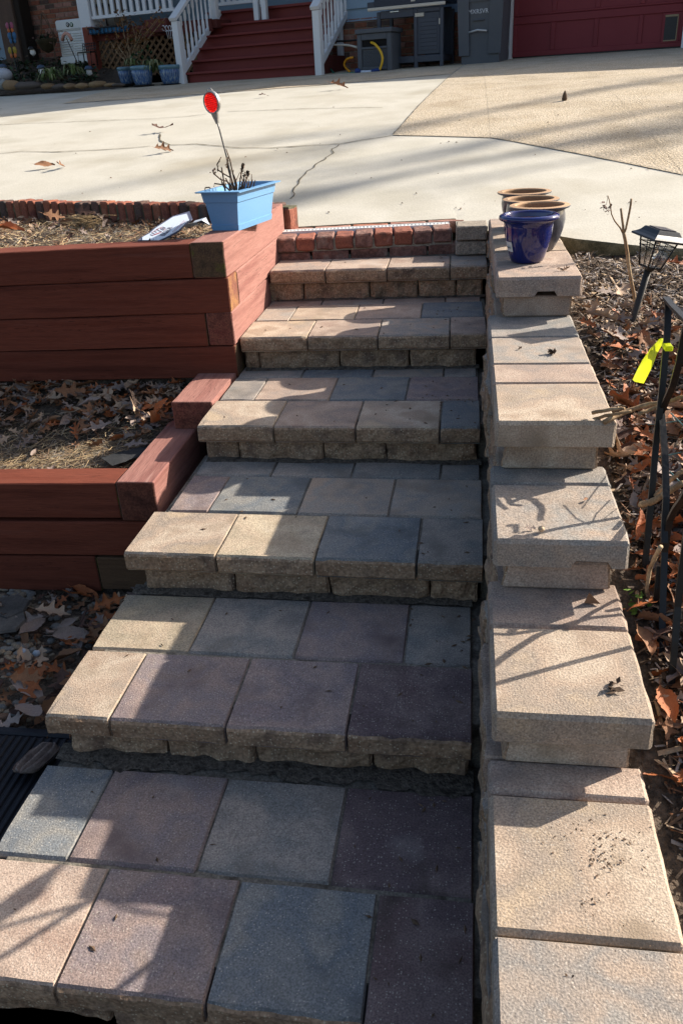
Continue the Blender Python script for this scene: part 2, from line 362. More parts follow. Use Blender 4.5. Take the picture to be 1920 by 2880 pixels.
def clip_poly(poly, a, b):
    """keep the side of line a->b that is on the left"""
    o = []; n = len(poly)
    s = lambda p: (b[0]-a[0])*(p[1]-a[1])-(b[1]-a[1])*(p[0]-a[0])
    for i in range(n):
        p, q = poly[i], poly[(i+1) % n]; sp, sq = s(p), s(q)
        if sp >= 0: o.append(p)
        if (sp >= 0) != (sq >= 0): t = sp/(sp-sq); o.append((p[0]+(q[0]-p[0])*t, p[1]+(q[1]-p[1])*t))
    return o
def sheet(mb, poly, dz, res=.22):
    ar = sum(poly[i][0]*poly[(i+1) % len(poly)][1]-poly[(i+1) % len(poly)][0]*poly[i][1] for i in range(len(poly)))
    if ar < 0: poly = poly[::-1]
    x0, x1 = min(p[0] for p in poly), max(p[0] for p in poly); y0, y1 = min(p[1] for p in poly), max(p[1] for p in poly)
    for i in range(int((x1-x0)/res)+1):
        for j in range(int((y1-y0)/res)+1):
            c = [(x0+i*res, y0+j*res), (x0+(i+1)*res, y0+j*res), (x0+(i+1)*res, y0+(j+1)*res), (x0+i*res, y0+(j+1)*res)]
            for a, b in zip(poly, poly[1:]+poly[:1]):
                c = clip_poly(c, a, b)
                if len(c) < 3: break
            if len(c) >= 3: mb.add([(x, y, dsurf(x, y)+dz) for x, y in c], [tuple(range(len(c)))], smooth=True)
Vp, Bp, Cp, Dp = (-.393, 5.371), (.36, 5.031), (1.469, 3.72), (2.6, 2.72)
mb = MB()
for P in ([Vp, Bp, (.36, 12.05), (.22, 12.1)], [(.362, 5.031), Cp, (1.469, 11.75), (.362, 12.05)], [(1.471, 3.72), Dp, (2.6, 11.45), (1.471, 11.75)], [(2.602, 2.72), (8, 2.2), (8, 9.95), (2.602, 11.45)]):
    sheet(mb, P, .005)
mb.build('aggregate_driveway', M_AGG, kind='structure')
mb = MB(); sheet(mb, [(-5.0, 9.22), (-2.37, 9.46), (-.06, 9.36), (.20, 12.1), (-5.6, 13.7)], .005)
mb.build('aggregate_apron', M_AGG, kind='structure')

def crack(mb, px, w=.010, dz=.018, jit=.02, conv=True, step=.05):
    P = [on_drive(*p) for p in px] if conv else [Vector((a, b, 0)) for a, b in px]
    Q = []
    for a, b in zip(P, P[1:]):
        n = max(1, int((b-a).length/step))
        for i in range(n): Q.append(a+(b-a)*(i/n))
    Q.append(P[-1]); s = random.random()*50; vs = []
    for i, q in enumerate(Q):
        t = (Q[min(i+1, len(Q)-1)]-Q[max(i-1, 0)]); t.z = 0; t.normalize(); c = Vector((-t.y, t.x, 0))
        q = q+c*(jit*nz(i*.31+s, 0)+jit*.6*nz(i*.9+s, 3)); ww = w*(.35+.9*abs(nz(i*.37+s, 8)))
        for sg in (-1, 1): p = q+c*ww*sg; vs.append((p.x, p.y, dsurf(p.x, p.y)+dz))
    mb.add(vs, [(2*i, 2*i+1, 2*i+3, 2*i+2) for i in range(len(Q)-1)])
z3 = lambda *P: [(x/1.633, 200+y/1.633) for x, y in P]
z4 = lambda *P: [(960+x/1.633, 200+y/1.633) for x, y in P]
mb = MB()
crack(mb, z3((-40, 384), (0, 383), (100, 372), (250, 374), (400, 368), (500, 362), (600, 355), (690, 347)), .014, .005, .012)
crack(mb, z3((735, 290), (735, 320), (780, 342), (900, 337), (1000, 347), (1100, 355), (1250, 355), (1400, 345), (1568, 335))+z4((100, 318), (228, 298)), .012, .005, .014)
crack(mb, z3((1555, 340), (1500, 400), (1440, 445), (1390, 480), (1370, 520), (1350, 560), (1325, 592)), .009, .005, .035)
crack(mb, z3((0, 247), (300, 235), (700, 222), (850, 212), (950, 200)), .010, .005, .012)
crack(mb, z3((1045, 188), (1200, 183), (1400, 176), (1568, 172))+z4((100, 170), (190, 170)), .011, .005, .01)
crack(mb, z4((460, 65), (700, 62), (1050, 38), (1300, 20)), .008, .010, .008)
crack(mb, [Vp, (-.096, 8.64), (.06, 10.4)], .005, .010, .006, conv=False)
crack(mb, [Vp, Bp, (.9, 4.40), Cp, Dp], .0035, .010, .008, conv=False)
mb.build('crack', M_CRACK, DRIVE)

# ================================================================== stone staircase
ST_Z = [.2241, .3702, .5252, .6769, .8325, .9894]
ST_Y = [-.8559, -.25, .3211, 1.02, 1.6972, 2.3543]
ST_A = [-.5796, -.6847, -.5439, -.4985, -.4776, -.4928]
ST_B = [-.6888, -.5659, -.656, -.6426, -.6117]
ST_R = [-.0081, -.0058, -.0113, -.002, .0172, .0099]
XL = [(-.885, -.880), (-.866, -.862), (-.845, -.798), (-.796, -.789), (-.778, -.772), (-.776, None)]
XR = [.244, .239, .270, .265, .297, .306]
PW, PD, PT = .308, .2923, .068
steps = thing('stone_staircase', 'flight of six blended tan and grey paver steps climbing to the driveway', 'steps', (-.3, -.86, .0))
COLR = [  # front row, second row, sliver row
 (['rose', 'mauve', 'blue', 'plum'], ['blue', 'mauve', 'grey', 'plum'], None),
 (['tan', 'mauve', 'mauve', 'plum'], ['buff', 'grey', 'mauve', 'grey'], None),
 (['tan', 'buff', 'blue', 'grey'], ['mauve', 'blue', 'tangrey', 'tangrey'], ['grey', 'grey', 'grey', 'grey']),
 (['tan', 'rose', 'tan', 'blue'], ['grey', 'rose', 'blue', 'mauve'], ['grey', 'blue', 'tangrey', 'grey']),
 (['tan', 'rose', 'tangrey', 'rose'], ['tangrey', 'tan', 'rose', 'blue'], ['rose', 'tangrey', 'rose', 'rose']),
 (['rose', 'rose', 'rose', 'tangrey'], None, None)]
zr1 = lambda x, y: (600+x/1.96, 1000+y/1.96); zr6 = lambda x, y: (700+x/1.96, 560+y/1.96)
SLIV = {2: [zr1(335, 600), zr1(765, 610), zr1(1245, 600)], 3: [zr1(505, 75), zr1(885, 75), zr1(1270, 65)], 4: [zr6(420, 560), zr6(755, 555), zr6(1095, 545)]}
def step_M(k): return Matrix.Translation((0, ST_Y[k], ST_Z[k])) @ Matrix.Rotation(ST_R[k], 4, 'Z')
def row(k, edges, y0, y1, colours, nose):
    M = step_M(k)
    for i, (a, b) in enumerate(zip(edges, edges[1:])):
        mb = MB(); g = .0016
        tilt = random.uniform(-.0015, .0015)
        stone(mb, a+g, b-g, y0, y1, -PT if nose else -.06, tilt, M, front=.0045 if nose else .0, left=.0025 if i == 0 else 0, bx=.0035, by=.011 if nose else .007, bz=.012 if nose else .008,
              n=(14, 4, 5) if nose else (4, 4, 1), fmi=(lambda ax, s: 1 if (ax == 1 and s == 0) else 0) if nose else None, chip=.008)
        mb.build('paver', [PV[colours[i]], M_SPLIT], steps)
RISJ = {1: [(196, 2084), (469, 2104), (718, 2123), (1047, 2134), (1319, 2149)], 2: [(399, 1615), (656, 1628), (925.5, 1638), (1207, 1645), (1345, 1650)], 3: [(576.5, 1255), (669, 1258), (910, 1260), (1085, 1263), (1340, 1260)],
        4: [(690, 1004), (730.6, 1004), (955, 1001), (1151.5, 996), (1340, 991)], 5: [(755, 807), (854, 807), (1039, 802), (1175.5, 797), (1281.6, 792), (1358, 790)]}
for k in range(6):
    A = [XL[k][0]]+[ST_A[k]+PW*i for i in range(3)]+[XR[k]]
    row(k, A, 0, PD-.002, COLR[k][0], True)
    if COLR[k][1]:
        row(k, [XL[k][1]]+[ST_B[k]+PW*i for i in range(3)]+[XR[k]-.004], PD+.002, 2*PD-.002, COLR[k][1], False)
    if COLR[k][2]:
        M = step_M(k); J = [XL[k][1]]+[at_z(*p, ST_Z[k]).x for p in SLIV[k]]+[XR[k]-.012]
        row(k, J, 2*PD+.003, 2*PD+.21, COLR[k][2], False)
    # riser blocks under the nosing
    M = step_M(k)
    if k:
        yy = ST_Y[k]+.036; J = [at_y(*p, yy).x for p in RISJ[k]]
    else: J = [-.82, -.5, -.2, .1, .24]
    for a, b in zip(J, J[1:]):
        mb = MB(); drop = random.uniform(-.012, .004)
        stone(mb, a+.003, b-.003, .036+random.uniform(-.004, .005), .2, -.160+drop, -PT-.002, M, front=.014, left=.004, right=.004, bx=.008, by=.008, bz=.006, n=(12, 2, 5))
        mb.build('riser_block', M_SPLIT, steps)
    # packed soil that carries the pavers, showing in every joint
    mb = MB(); top = ST_Z[k]-.0075; yb = ST_Y[k]+.085; ye = (ST_Y[k+1]+.12) if k < 5 else 2.75
    mb.box(XL[k][0]+.05, XR[k]-.006, yb, ye, top-.45, top)
    mb.box(XL[k][0]+.03, XR[k]+.045, ST_Y[k]+.085, ye, top-.5, top-.012)
    mb.build('soil_bed', M_JOINT, steps)
    # washed-out soil along the foot of the riser behind
    if k < 5:
        mb = MB(); n = 90; x0, x1 = XL[k][1]+.02, XR[k]+.0; y0 = ST_Y[k+1]+.05; ext = [.046, .017, .012, .010, .006][k]
        vs = []
        for i in range(n+1):
            x = x0+(x1-x0)*i/n; e = .002+ext*(.75+1.0*nz(x*4+k*9, 1)+.5*nz(x*17, k)+.35*nz(x*49, k))+.003*nz(x*110, k); rot = (x)*ST_R[k+1]
            ya = y0+rot
            vs += [(x, ya, ST_Z[k]+.008), (x, ya-.020-.3*e, ST_Z[k]+.006+.003*nz(x*40, 2)), (x, ya-.028-max(e, .004), ST_Z[k]+.0006)]
        mb.add(vs, [(i*3+r, i*3+r+1, (i+1)*3+r+1, (i+1)*3+r) for i in range(n) for r in range(2)], smooth=True)
        o = mb.build('soil', M_SOIL, steps); o['kind'] = 'stuff'

# ================================================================== block wall on the right
wall = thing('block_wall', 'stepped tan retaining wall with broad cap blocks running up beside the steps', 'wall', (.42, -1.0, .0))
yz = lambda z, *P: sum(at_z(*p, z).y for p in P)/len(P)
LV = {  # level: top z, x0, cap joints in y from the front, colours from the front
 'E': (.530, .266, [-1.75, -1.22, yz(.53, (1382.5, 2625.6), (1918, 2662)), yz(.53, (1371, 2230), (1818, 2250)), yz(.53, (1365, 2158.7), (1792, 2160.6))+.02], ['tangrey', 'tangrey', 'tan', 'rose']),
 'D': (.683, .270, [yz(.683, (1383, 2012), (1836, 2028)), yz(.683, (1365, 1758), (1754.7, 1768)), yz(.683, (1359, 1653.6), (1709, 1651.6))+.03], ['tan', 'rose']),
 'C': (.836, .278, [yz(.836, (1387, 1519), (1768.6, 1527)), yz(.836, (1381, 1359), (1720, 1363)), yz(.836, (1379, 1323), (1699, 1326))+.04], ['tangrey', 'grey']),
 'B': (.989, .286, [yz(.989, (1389, 1185), (1731, 1189)), yz(.989, (1387, 1077), (1683, 1078)), yz(.989, (1383, 1021), (1666, 1024)), yz(.989, (1381, 947), (1632, 948)), yz(.989, (1375, 889), (1602, 889))+.03], ['tan', 'rose', 'tangrey', 'grey']),
 'A': (1.142, .312, [yz(1.142, (1397, 781.5), (1643, 777)), 1.83, 2.08, 2.42, 2.80], ['rose', 'tan', 'tan', 'rose'])}
NOTCH = {'A': (.49, .03, 0), 'C': (.50, .035, 1), 'D': (.48, .030, .35)}
order = ['E', 'D', 'C', 'B', 'A']
for li, l in enumerate(order):
    z, x0, J, cs = LV[l]; x1 = x0+.305; T = .074
    for ci, (a, b) in enumerate(zip(J, J[1:])):
        mb = MB(); _sd[0] += 1; sd = _sd[0]*2.1; g = .002
        if ci == 0 and l in NOTCH:
            nc, nw, dp = NOTCH[l]; gx = lev(x0, x1, .008, 8); gx = sorted(set([v for v in gx if abs(v-nc) > nw+.02]+[nc-nw-.012, nc-nw, nc, nc+nw, nc+nw+.012]))
        else: nc, nw, dp = 0, -1, 0; gx = lev(x0, x1, .008, 8)
        gy = lev(a+g, b-g, .008, 5); gz = [z-T, z-T+.004]+lin(z-T+.022, z-.010, 2)+[z]
        def fn(p, i, j, k):
            q = list(p); e = Vector(p)*15
            if i == len(gx)-1 and k < len(gz)-1: q[0] += .004*nz(e.x+sd, e.y*2, e.z*2)
            if i == 0 and k < len(gz)-1: q[0] -= .002*nz(e.x+sd, e.y*2, e.z*2)
            q[2] += .0012*nz(e.x*.5+sd, e.y*.5, 0)
            if j == 0: q[1] -= .0015*nz(e.x*2+sd, 0, e.z*2)
            if k == len(gz)-1 and j in (0, len(gy)-1): q[2] -= .004*max(0, nz(p[0]*45+sd, j, 3)-.15)
            if k <= 1 and abs(p[0]-nc) <= nw+1e-4: q[2] = z-T+(.021 if dp == 1 or dp == 0 else .008)+(.0 if k == 0 else .003)
            return q
        grid_block(mb, gx, gy, gz, fn=fn)
        mb.build('cap_block', [PV[cs[ci]]], wall)
    # courses of split blocks under the caps
    yb = LV[order[li+1]][2][0]+.10 if li < 4 else 2.86
    for c in range(4):
        z1 = z-T-.001-c*.077; z0 = z1-.075
        a = J[0]+.032+random.uniform(-.006, .006)+(.0 if c == 0 else random.uniform(.0, .03)); first = True
        while a < yb-.05:
            b = min(a+(.40 if first else random.choice([.30, .36, .42])), yb)
            mb = MB(); inset = random.uniform(-.018, .004) if not first or c else .024
            stone(mb, x0+.002+inset, x1-.032, a+.002, b-.002, z0, z1, left=.012, right=.004, front=.001, bx=.01, by=.004, bz=.005, n=(3, 9, 4), fmi=lambda ax, s: 1 if ax == 0 else 0)
            mb.build('wall_block', [PV[['rose', 'tan', 'rose'][random.randrange(3)] if first else 'tangrey'], M_SPLIT], wall)
            a = b; first = False
    # core so that no light passes through
mb = MB()
for li, l in enumerate(order):
    z, x0, J, cs = LV[l]; yb = LV[order[li+1]][2][0]+.2 if li < 4 else 2.8
    mb.box(x0+.04, x0+.25, J[0]+.06, yb, z-.9, z-.08)
mb.build('wall_core', M_SOIL, wall)

# two rough half blocks that close the brick course against the wall
bm_pt = lambda px, py: at_y(px, py, 2.62)
for (z0, z1, nm, lab) in ((1.068, 1.137, 'PV', 'upper rough grey block filling the end of the brick course beside the wall'), (.995, 1.062, 'PV', 'lower rough grey block wedged under its twin at the brick course end')):
    mb = MB(); stone(mb, .146, .303, 2.595+(.012 if z0 < 1 else 0), 2.79, z0, z1, front=.006, right=.003, left=.003, bx=.006, by=.006, bz=.006, n=(8, 2, 5), chip=.006)
    mb.build('filler_block', mat('filler_block_stone', [(.21, .18, .145), (.27, .23, .185), (.17, .15, .125)], scale=20, bump=.9, bscale=80, fine=.4, fscale=140, speck=(110, .3, (.4, .35, .28), .6)), label=lab, cat='block', loc=(.22, 2.69, z0))

# ================================================================== brick top step with drain channel
bstep = thing('brick_step', 'top step of nine weathered red brick headers with flat bricks behind', 'step', (-.33, 2.67, .99))
M_BRICK.append(mat('brick_brown_worn', [(.175, .082, .062), (.23, .125, .10), (.13, .068, .055), (.20, .095, .072)], scale=18, bump=.9, bscale=70, fine=.3, stain=(11, .58, .8, (.08, .055, .045)), white=(8, .60, .80, (.36, .31, .26)), dist=.005))
BR = math.atan2(.10, .92); BM = Matrix.Translation((-.79, 2.62, 0)) @ Matrix.Rotation(BR, 4, 'Z')
random.seed(21)
def brick(parent, x0, x1, y0, y1, z0, z1, M, m, rough=.004, b=.008, name='brick', n=(4, 3, 3)):
    mb = MB(); _sd[0] += 1; sd = _sd[0]*3.3
    gx, gy, gz = lev(x0, x1, b, n[0]), lev(y0, y1, b, n[1]), lev(z0, z1, b, n[2])
    def fn(p, i, j, k):
        e = Vector(p)*22; q = Vector(p)
        return q+Vector((nz(e.x+sd, e.y, e.z), nz(e.x, e.y+sd, e.z), nz(e.x, e.y, e.z+sd)))*rough
    grid_block(mb, gx, gy, gz, M, fn=fn)
    return mb.build(name, m, parent)
for i in range(9):
    x = .004+i*.1027; up = .012*i/8
    brick(bstep, x, x+.0955, random.uniform(-.004, .006), .185, 1.029+up, 1.097+up+random.uniform(-.003, .003), BM, random.choice([M_BRICK[4], M_BRICK[4], M_BRICK[4], M_BRICK[0]]), .005, .007)
for i in range(5):
    brick(bstep, -.02+i*.205-.09*(i == 0), -.02+i*.205+.195-.02*(i == 4), .010, .11, .962, 1.023+.012*i/5, BM, M_BRICK[4], .004, .006)
for i in range(5):
    x = -.02+i*.208; z = 1.103+.012*i/5
    brick(bstep, x, x+.200, .246+.01*i/5, .335, 1.045, z, BM, random.choice([M_BRICK[3], M_BRICK[3], M_BRICK[1]]), .003, .006)
mb = MB(); mb.box(-.02, .925, .014, .24, 1.026, 1.082, BM); mb.box(-.02, .93, .235, .42, .93, 1.086, BM); mb.box(-.03, .93, .032, .2, .93, 1.0, BM)
mb.build('mortar', M_MORTAR, bstep)
drain = thing('channel_drain', 'narrow white slotted drain grate set between the brick rows', 'drain', BM @ Vector((.45, .215, 1.09)), BR)
M_GRATE = mat('white_plastic', [(.70, .71, .70)], bump=0, fine=.1, rough=.5)
mb = MB(); mb.box(.0, .925, .187, .197, 1.06, 1.108, BM); mb.box(.0, .925, .232, .243, 1.06, 1.110, BM)
mb.build('frame', M_GRATE, drain)
mb = MB(); mb.box(0, .925, .196, .234, 1.05, 1.084, BM); mb.build('channel', M_DARK, drain)
for i in range(46):
    mb = MB(); x = .006+i*.02; mb.box(x, x+.011, .197, .232, 1.094, 1.108, BM); mb.build('grate_bar', M_GRATE, drain)

# ================================================================== soldier-course brick edging
edge = thing('brick_edging', 'row of weathered red bricks standing on end along the driveway edge behind the upper bed', 'edging', (-1.8, 3.3, 1.05))
ED = Vector((-2.88+.769, 3.664-2.882, 0)).normalized(); EA = math.atan2(-ED.y, -ED.x)
EM = Matrix.Translation((-.765, 2.885, 0)) @ Matrix.Rotation(EA, 4, 'Z')
random.seed(5)
seq = [0, 2, 0, 2, 1, 3, 1, 0, 2, 0, 2, 0, 0, 1, 0, 2, 0, 0, 0, 1, 2, 2, 2, 1, 0, 0, 1, 2, 0, 0, 1, 0, 2, 1, 0, 2, 0, 0, 1, 0]
for i in range(36):
    x1 = -i*.0695; dz = random.uniform(-.006, .004)-.02*(i == 0)
    brick(edge, x1-.060, x1, random.uniform(-.005, .005), .098, 1.03, 1.236+dz, EM, M_BRICK[seq[i]], .005, .009)
mb = MB(); mb.box(-2.6, -.005, .012, .10, 1.0, 1.222, EM); mb.build('mortar', mat('mossy_mortar', [(.055, .06, .03), (.13, .12, .08)], scale=18, bump=.4), edge)

# ================================================================== timber retaining walls
def log(parent, x0, x1, y0, y1, z0, z1, along, M=None, end=None, split=0, ma=None):
    mb = MB(); _sd[0] += 1; sd = _sd[0]*1.9
    if along == 'x': gx, gy, gz = lev(x0, x1, .005, 22), lev(y0, y1, .005, 2), lev(z0-.001, z1+.0015, .004, 3)
    else: gx, gy, gz = lev(x0, x1, .005, 2), lev(y0, y1, .005, 14), lev(z0-.001, z1+.0015, .004, 3)
    def fn(p, i, j, k):
        t = p[0] if along == 'x' else p[1]
        q = Vector(p); q.z += .004*nz(t*1.3+sd, k)+.0015*nz(t*9+sd, k, p[1]*4); o = .0025*nz(t*2+sd, 3, p[2]*9)+.0012*nz(t*14, sd, p[2]*30)
        if along == 'x': q.y += o; q.z += .0155*(p[0]+.79) if p[0] < -.79 else 0
        else: q.x += o
        return q
    fm = (lambda ax, s: 1 if ax == (0 if along == 'x' else 1) else 0)
    grid_block(mb, gx, gy, gz, M, fn=fn, fmi=fm)
    return mb.build('timber', [ma or (M_TX if along == 'x' else M_TY), end or M_END], parent)
up = thing('timber_retaining_wall', 'upper red stained timber wall of four stacked courses holding the top bed', 'retaining wall', (-1.5, 1.71, .66))
M_ENDR = mat('red_end_grain', [(.13, .038, .028), (.17, .06, .04), (.09, .03, .022)], scale=24, bump=.9, bscale=50, fine=.4)
M_ENDY = mat('split_yellow_end', [(.30, .15, .05), (.22, .10, .05), (.16, .06, .04)], scale=16, bump=.9, bscale=50, fine=.35)
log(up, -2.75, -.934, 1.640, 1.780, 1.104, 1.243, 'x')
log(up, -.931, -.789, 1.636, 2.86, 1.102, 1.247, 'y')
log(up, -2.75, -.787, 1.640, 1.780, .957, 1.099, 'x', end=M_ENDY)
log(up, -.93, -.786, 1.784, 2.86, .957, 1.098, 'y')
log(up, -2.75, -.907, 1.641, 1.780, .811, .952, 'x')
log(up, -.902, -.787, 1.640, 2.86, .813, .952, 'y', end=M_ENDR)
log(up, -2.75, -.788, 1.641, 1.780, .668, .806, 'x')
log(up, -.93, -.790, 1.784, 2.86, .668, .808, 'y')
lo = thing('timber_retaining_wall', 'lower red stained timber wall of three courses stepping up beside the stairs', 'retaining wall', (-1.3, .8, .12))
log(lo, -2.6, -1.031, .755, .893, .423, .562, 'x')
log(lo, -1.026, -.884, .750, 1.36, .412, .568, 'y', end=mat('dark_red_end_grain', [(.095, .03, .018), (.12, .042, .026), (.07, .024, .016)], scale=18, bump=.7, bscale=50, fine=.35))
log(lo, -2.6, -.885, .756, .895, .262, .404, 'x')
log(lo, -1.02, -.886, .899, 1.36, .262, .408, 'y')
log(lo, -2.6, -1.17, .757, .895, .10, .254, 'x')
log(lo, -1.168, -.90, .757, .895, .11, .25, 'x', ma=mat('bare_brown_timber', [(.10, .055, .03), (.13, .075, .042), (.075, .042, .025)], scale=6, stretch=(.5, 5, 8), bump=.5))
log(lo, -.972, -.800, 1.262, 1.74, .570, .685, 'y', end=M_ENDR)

# ================================================================== house and porch
random.seed(11)
house = house_thing('house', 'house with brick foundation, pale blue siding and a barn red garage door', 'house', 0, 0, 2.0)
# wall bodies
M_MORT2 = mat('house_mortar', [(.30, .25, .19), (.24, .20, .15)], scale=20, bump=.3)
UL = HP(945, 190)[0]
gL, gR = HP(1436, 100)[0], HP(1916, 100)[0]
mb = MB(); mb.box(UL-.3, gL-.12, -.25, -.012, 1.7, 2.705, HM); mb.build('foundation_wall', M_MORT2, house)
US = HP(955, 30)[0]
mb = MB(); mb.box(US, gL-.12, -.25, -.03, 2.705, 5.0, HM); mb.build('upper_wall', M_SIDING, house)
def house_bricks(u0, u1, z0, z1, v, seq, sx=.2032, sz=.0762, per=None):
    r = 0; z = z0
    while z < z1:
        u = u0-(.1 if r % 2 else 0)-.02
        while u < u1:
            a, b = max(u, u0), min(u+sx-.010, u1)
            if b-a > .03:
                mb = MB(); d = random.uniform(-.003, .003)
                mb.box(a, b, v-.03, v+d, z, min(z+sz-.011, z1+.03), HM, b=.003)
                mb.build('brick', M_BRICK[random.choice(seq)], house)
            u += sx
        z += sz; r += 1
house_bricks(UL-.05, gL-.125, 2.0, 2.70, 0, [1, 0, 1, 3, 1, 2])
z = 2.707
while z < 2.95:
    mb = MB(); vs = [(US, .004, z-.012), (gL-.12, .004, z-.012), (gL-.12, -.028, z+.168), (US, -.028, z+.168), (US, -.03, z-.012), (gL-.12, -.03, z-.012)]
    mb.add([H(*p) for p in vs], [(0, 1, 2, 3), (0, 4, 5, 1)]); mb.build('siding_board', M_SIDING, house); z += .165
# garage opening
zg = 2.045
mb = MB(); mb.box(gL-.115, gL-.005, -.22, .03, zg-.02, 4.0, HM); mb.build('door_trim', M_WHITE, house)
mb = MB(); mb.box(gR+.005, gR+.12, -.22, .03, zg, 4.0, HM); mb.build('door_trim', M_WHITE, house)
mb = MB(); mb.box(gL-.005, gR+.005, -.40, -.02, zg-.20, zg+.010, HM); mb.build('garage_threshold', mat('threshold_concrete', [(.30, .29, .27)], bump=.2), house)
gd = MB(); gd.box(gL, gR, -.16, -.13, zg+.03, 4.0, HM); GD = gd.build('garage_door', M_GARAGE, house)
mb = MB(); mb.box(gL+.005, gR-.005, -.165, -.120, zg+.0105, zg+.032, HM); mb.build('bottom_seal', M_BLACK, GD)
zz = lambda *P: sum(HP(*p, -.12)[1] for p in P)/len(P)
c5 = lambda x, y: (1400+x/3.015, y/3.015)
stile = [HP(*c5(x, 250), -.12)[0] for x in (446, 485, 808, 848, 1185, 1222)]
zt = zz(c5(130, 212), c5(1180, 130)); zb = zz(c5(130, 440), c5(1180, 372)); zu = zz(c5(130, 122), c5(820, 68))
def garage_rail(u0, u1, z0, z1, nm='panel_frame'):
    mb = MB(); mb.box(u0, u1, -.135, -.112, z0, z1, HM, b=.006); mb.build(nm, M_GARAGE, GD)
garage_rail(gL, gR, zg+.031, zb); garage_rail(gL, gR, zt, zt+.095); garage_rail(gL, gR, zt+.100, zu)
for a, b in zip(stile[0::2], stile[1::2]): garage_rail(a, b, zb, zt); garage_rail(a, b, zu, zu+.5)
garage_rail(gL, gL+.055, zb, zt); garage_rail(gL, gL+.055, zu, zu+.5); garage_rail(gR-.06, gR, zb, zt)
pd = [HP(*c5(x, y), -.12) for x, y in ((1402, 345), (1530, 120))]
mb = MB(); u0, u1, z0, z1 = pd[0][0]-.01, pd[1][0]+.0, pd[0][1], pd[1][1]-.01
mb.box(u0-.03, u1+.03, -.13, -.105, z0-.03, z1+.035, HM, b=.004); PD_ = mb.build('pet_door', M_GARAGE, GD)
mb = MB(); mb.box(u0, u1, -.11, -.098, z1-.012, z1+.012, HM); mb.box(u0, u1, -.11, -.1, z0-.008, z0+.004, HM); mb.box(u1-.008, u1+.004, -.11, -.1, z0, z1, HM); mb.build('trim', mat('tan_trim', [(.30, .23, .14)], bump=0), house)
mb = MB(); mb.box(u0+.002, u1-.01, -.112, -.103, z0+.006, z1-.014, HM); mb.build('flap', mat('dark_flap', [(.03, .03, .033)], rough=.3, bump=0), house)
# upper walls and roof, above the frame: they cast the shade across the apron (eave profile read from the edge of that shade)
prof = []
for p in ((960, 227), (1250, 220), (1400, 218), (1650, 200), (1920, 175)):
    P = on_drive(*p); v = HN.dot(P-H0); s = (v-.30)/(-HN.dot(SUN)); S = P+SUN*s; prof.append((HU.dot(S-H0), S.z))
ez = sum(z for u, z in prof[1:4])/3
mb = MB(); mb.box(gL-.12, 8.0, -.28, -.165, 3.95, ez-.06, HM); mb.box(gR+.12, 8.0, -.28, -.02, 1.6, 4.0, HM); mb.build('upper_wall', M_SIDING, house)
mb = MB(); mb.box(gL-.005, gR+.005, -.22, .03, 3.95, 4.06, HM); mb.build('door_trim', M_WHITE, house)
M_ROOF = mat('roof_shingle', [(.07, .065, .06), (.10, .09, .08)], scale=9, bump=.5)
mb = MB(); mb.add([H(*p) for p in ((prof[0][0], .30, ez), (8.3, .30, ez), (8.3, -5, ez+2.0), (prof[0][0], -5, ez+2.0), (prof[0][0], .30, ez-.12), (8.3, .30, ez-.12), (8.3, -5, ez+1.85), (prof[0][0], -5, ez+1.85))], [(0, 1, 2, 3), (7, 6, 5, 4), (0, 4, 5, 1), (1, 5, 6, 2), (2, 6, 7, 3), (3, 7, 4, 0)])
mb.build('roof', M_ROOF, house)
P = on_drive(0, 330); v = HN.dot(P-H0); s = (v-.30)/(-HN.dot(SUN)); S = P+SUN*s; mz = S.z
ua = HU.dot(S-H0)
mb = MB(); mb.box(-13, prof[0][0]-.05, -3.4, -2.2, 1.8, mz+1.5, HM); mb.build('upper_wall', M_SIDING, house)
mb = MB(); mb.add([H(*p) for p in ((-13, .30, mz), (ua, .30, mz), (prof[0][0], .30, prof[0][1]), (prof[0][0], -4, prof[0][1]+1.6), (ua, -4, mz+1.6), (-13, -4, mz+1.6))], [(0, 1, 4, 5), (1, 2, 3, 4)]); mb.add([H(u, v, z-.15) for u, v, z in ((-13, .3, mz), (ua, .3, mz), (prof[0][0], .3, prof[0][1]), (prof[0][0], -4, prof[0][1]+1.6), (ua, -4, mz+1.6), (-13, -4, mz+1.6))], [(5, 4, 1, 0), (4, 3, 2, 1)])
mb.build('porch_roof', M_ROOF, house)

# left brick wing behind the garden
c1 = lambda x, y: (x/3.92, y/3.92); c2 = lambda x, y: (380+x/3.92, y/3.92); c3 = lambda x, y: (700+x/3.92, y/3.92); c4 = lambda x, y: (1000+x/3.267, y/3.267)
wl, wr = HP(58, 90, -.6)[0], HP(236, 90, -.6)[0]
zb0 = HP(*c1(400, 660), -.6)[1]; zt0 = HP(120, -25, -.6)[1]
mb = MB(); mb.box(wl-.02, wr+.7, -1.0, -.612, zb0-.8, mz+.6, HM); mb.build('brick_wing', M_MORT2, house)
house_bricks(wl, wr+.25, zb0-.05, zt0, -.6, [1, 0, 1, 3, 3, 2, 1])

# downspout
mb = MB()
for (xa, ya, xb, yb) in ((990, -5, 1012, 440),):
    a = HP(*c3(xa, ya), .06); b = HP(*c3(xb, 700), .06)
    mb.box(min(a[0], b[0])-.04, min(a[0], b[0])+.048, .02, .09, b[1], a[1]+.8, HM, b=.006)
mb.build('downspout', M_WHITE, house)
dsp = HP(*c3(1010, 740), .12)
mb = MB(); mb.tube([H(dsp[0]-.02, .06, dsp[1]+.1), H(dsp[0]-.02, .10, dsp[1]+.02), H(dsp[0]-.14, .28, dsp[1]-.05)], [.055, .06, .06], 10); mb.build('downspout_boot', M_BLACK, house)

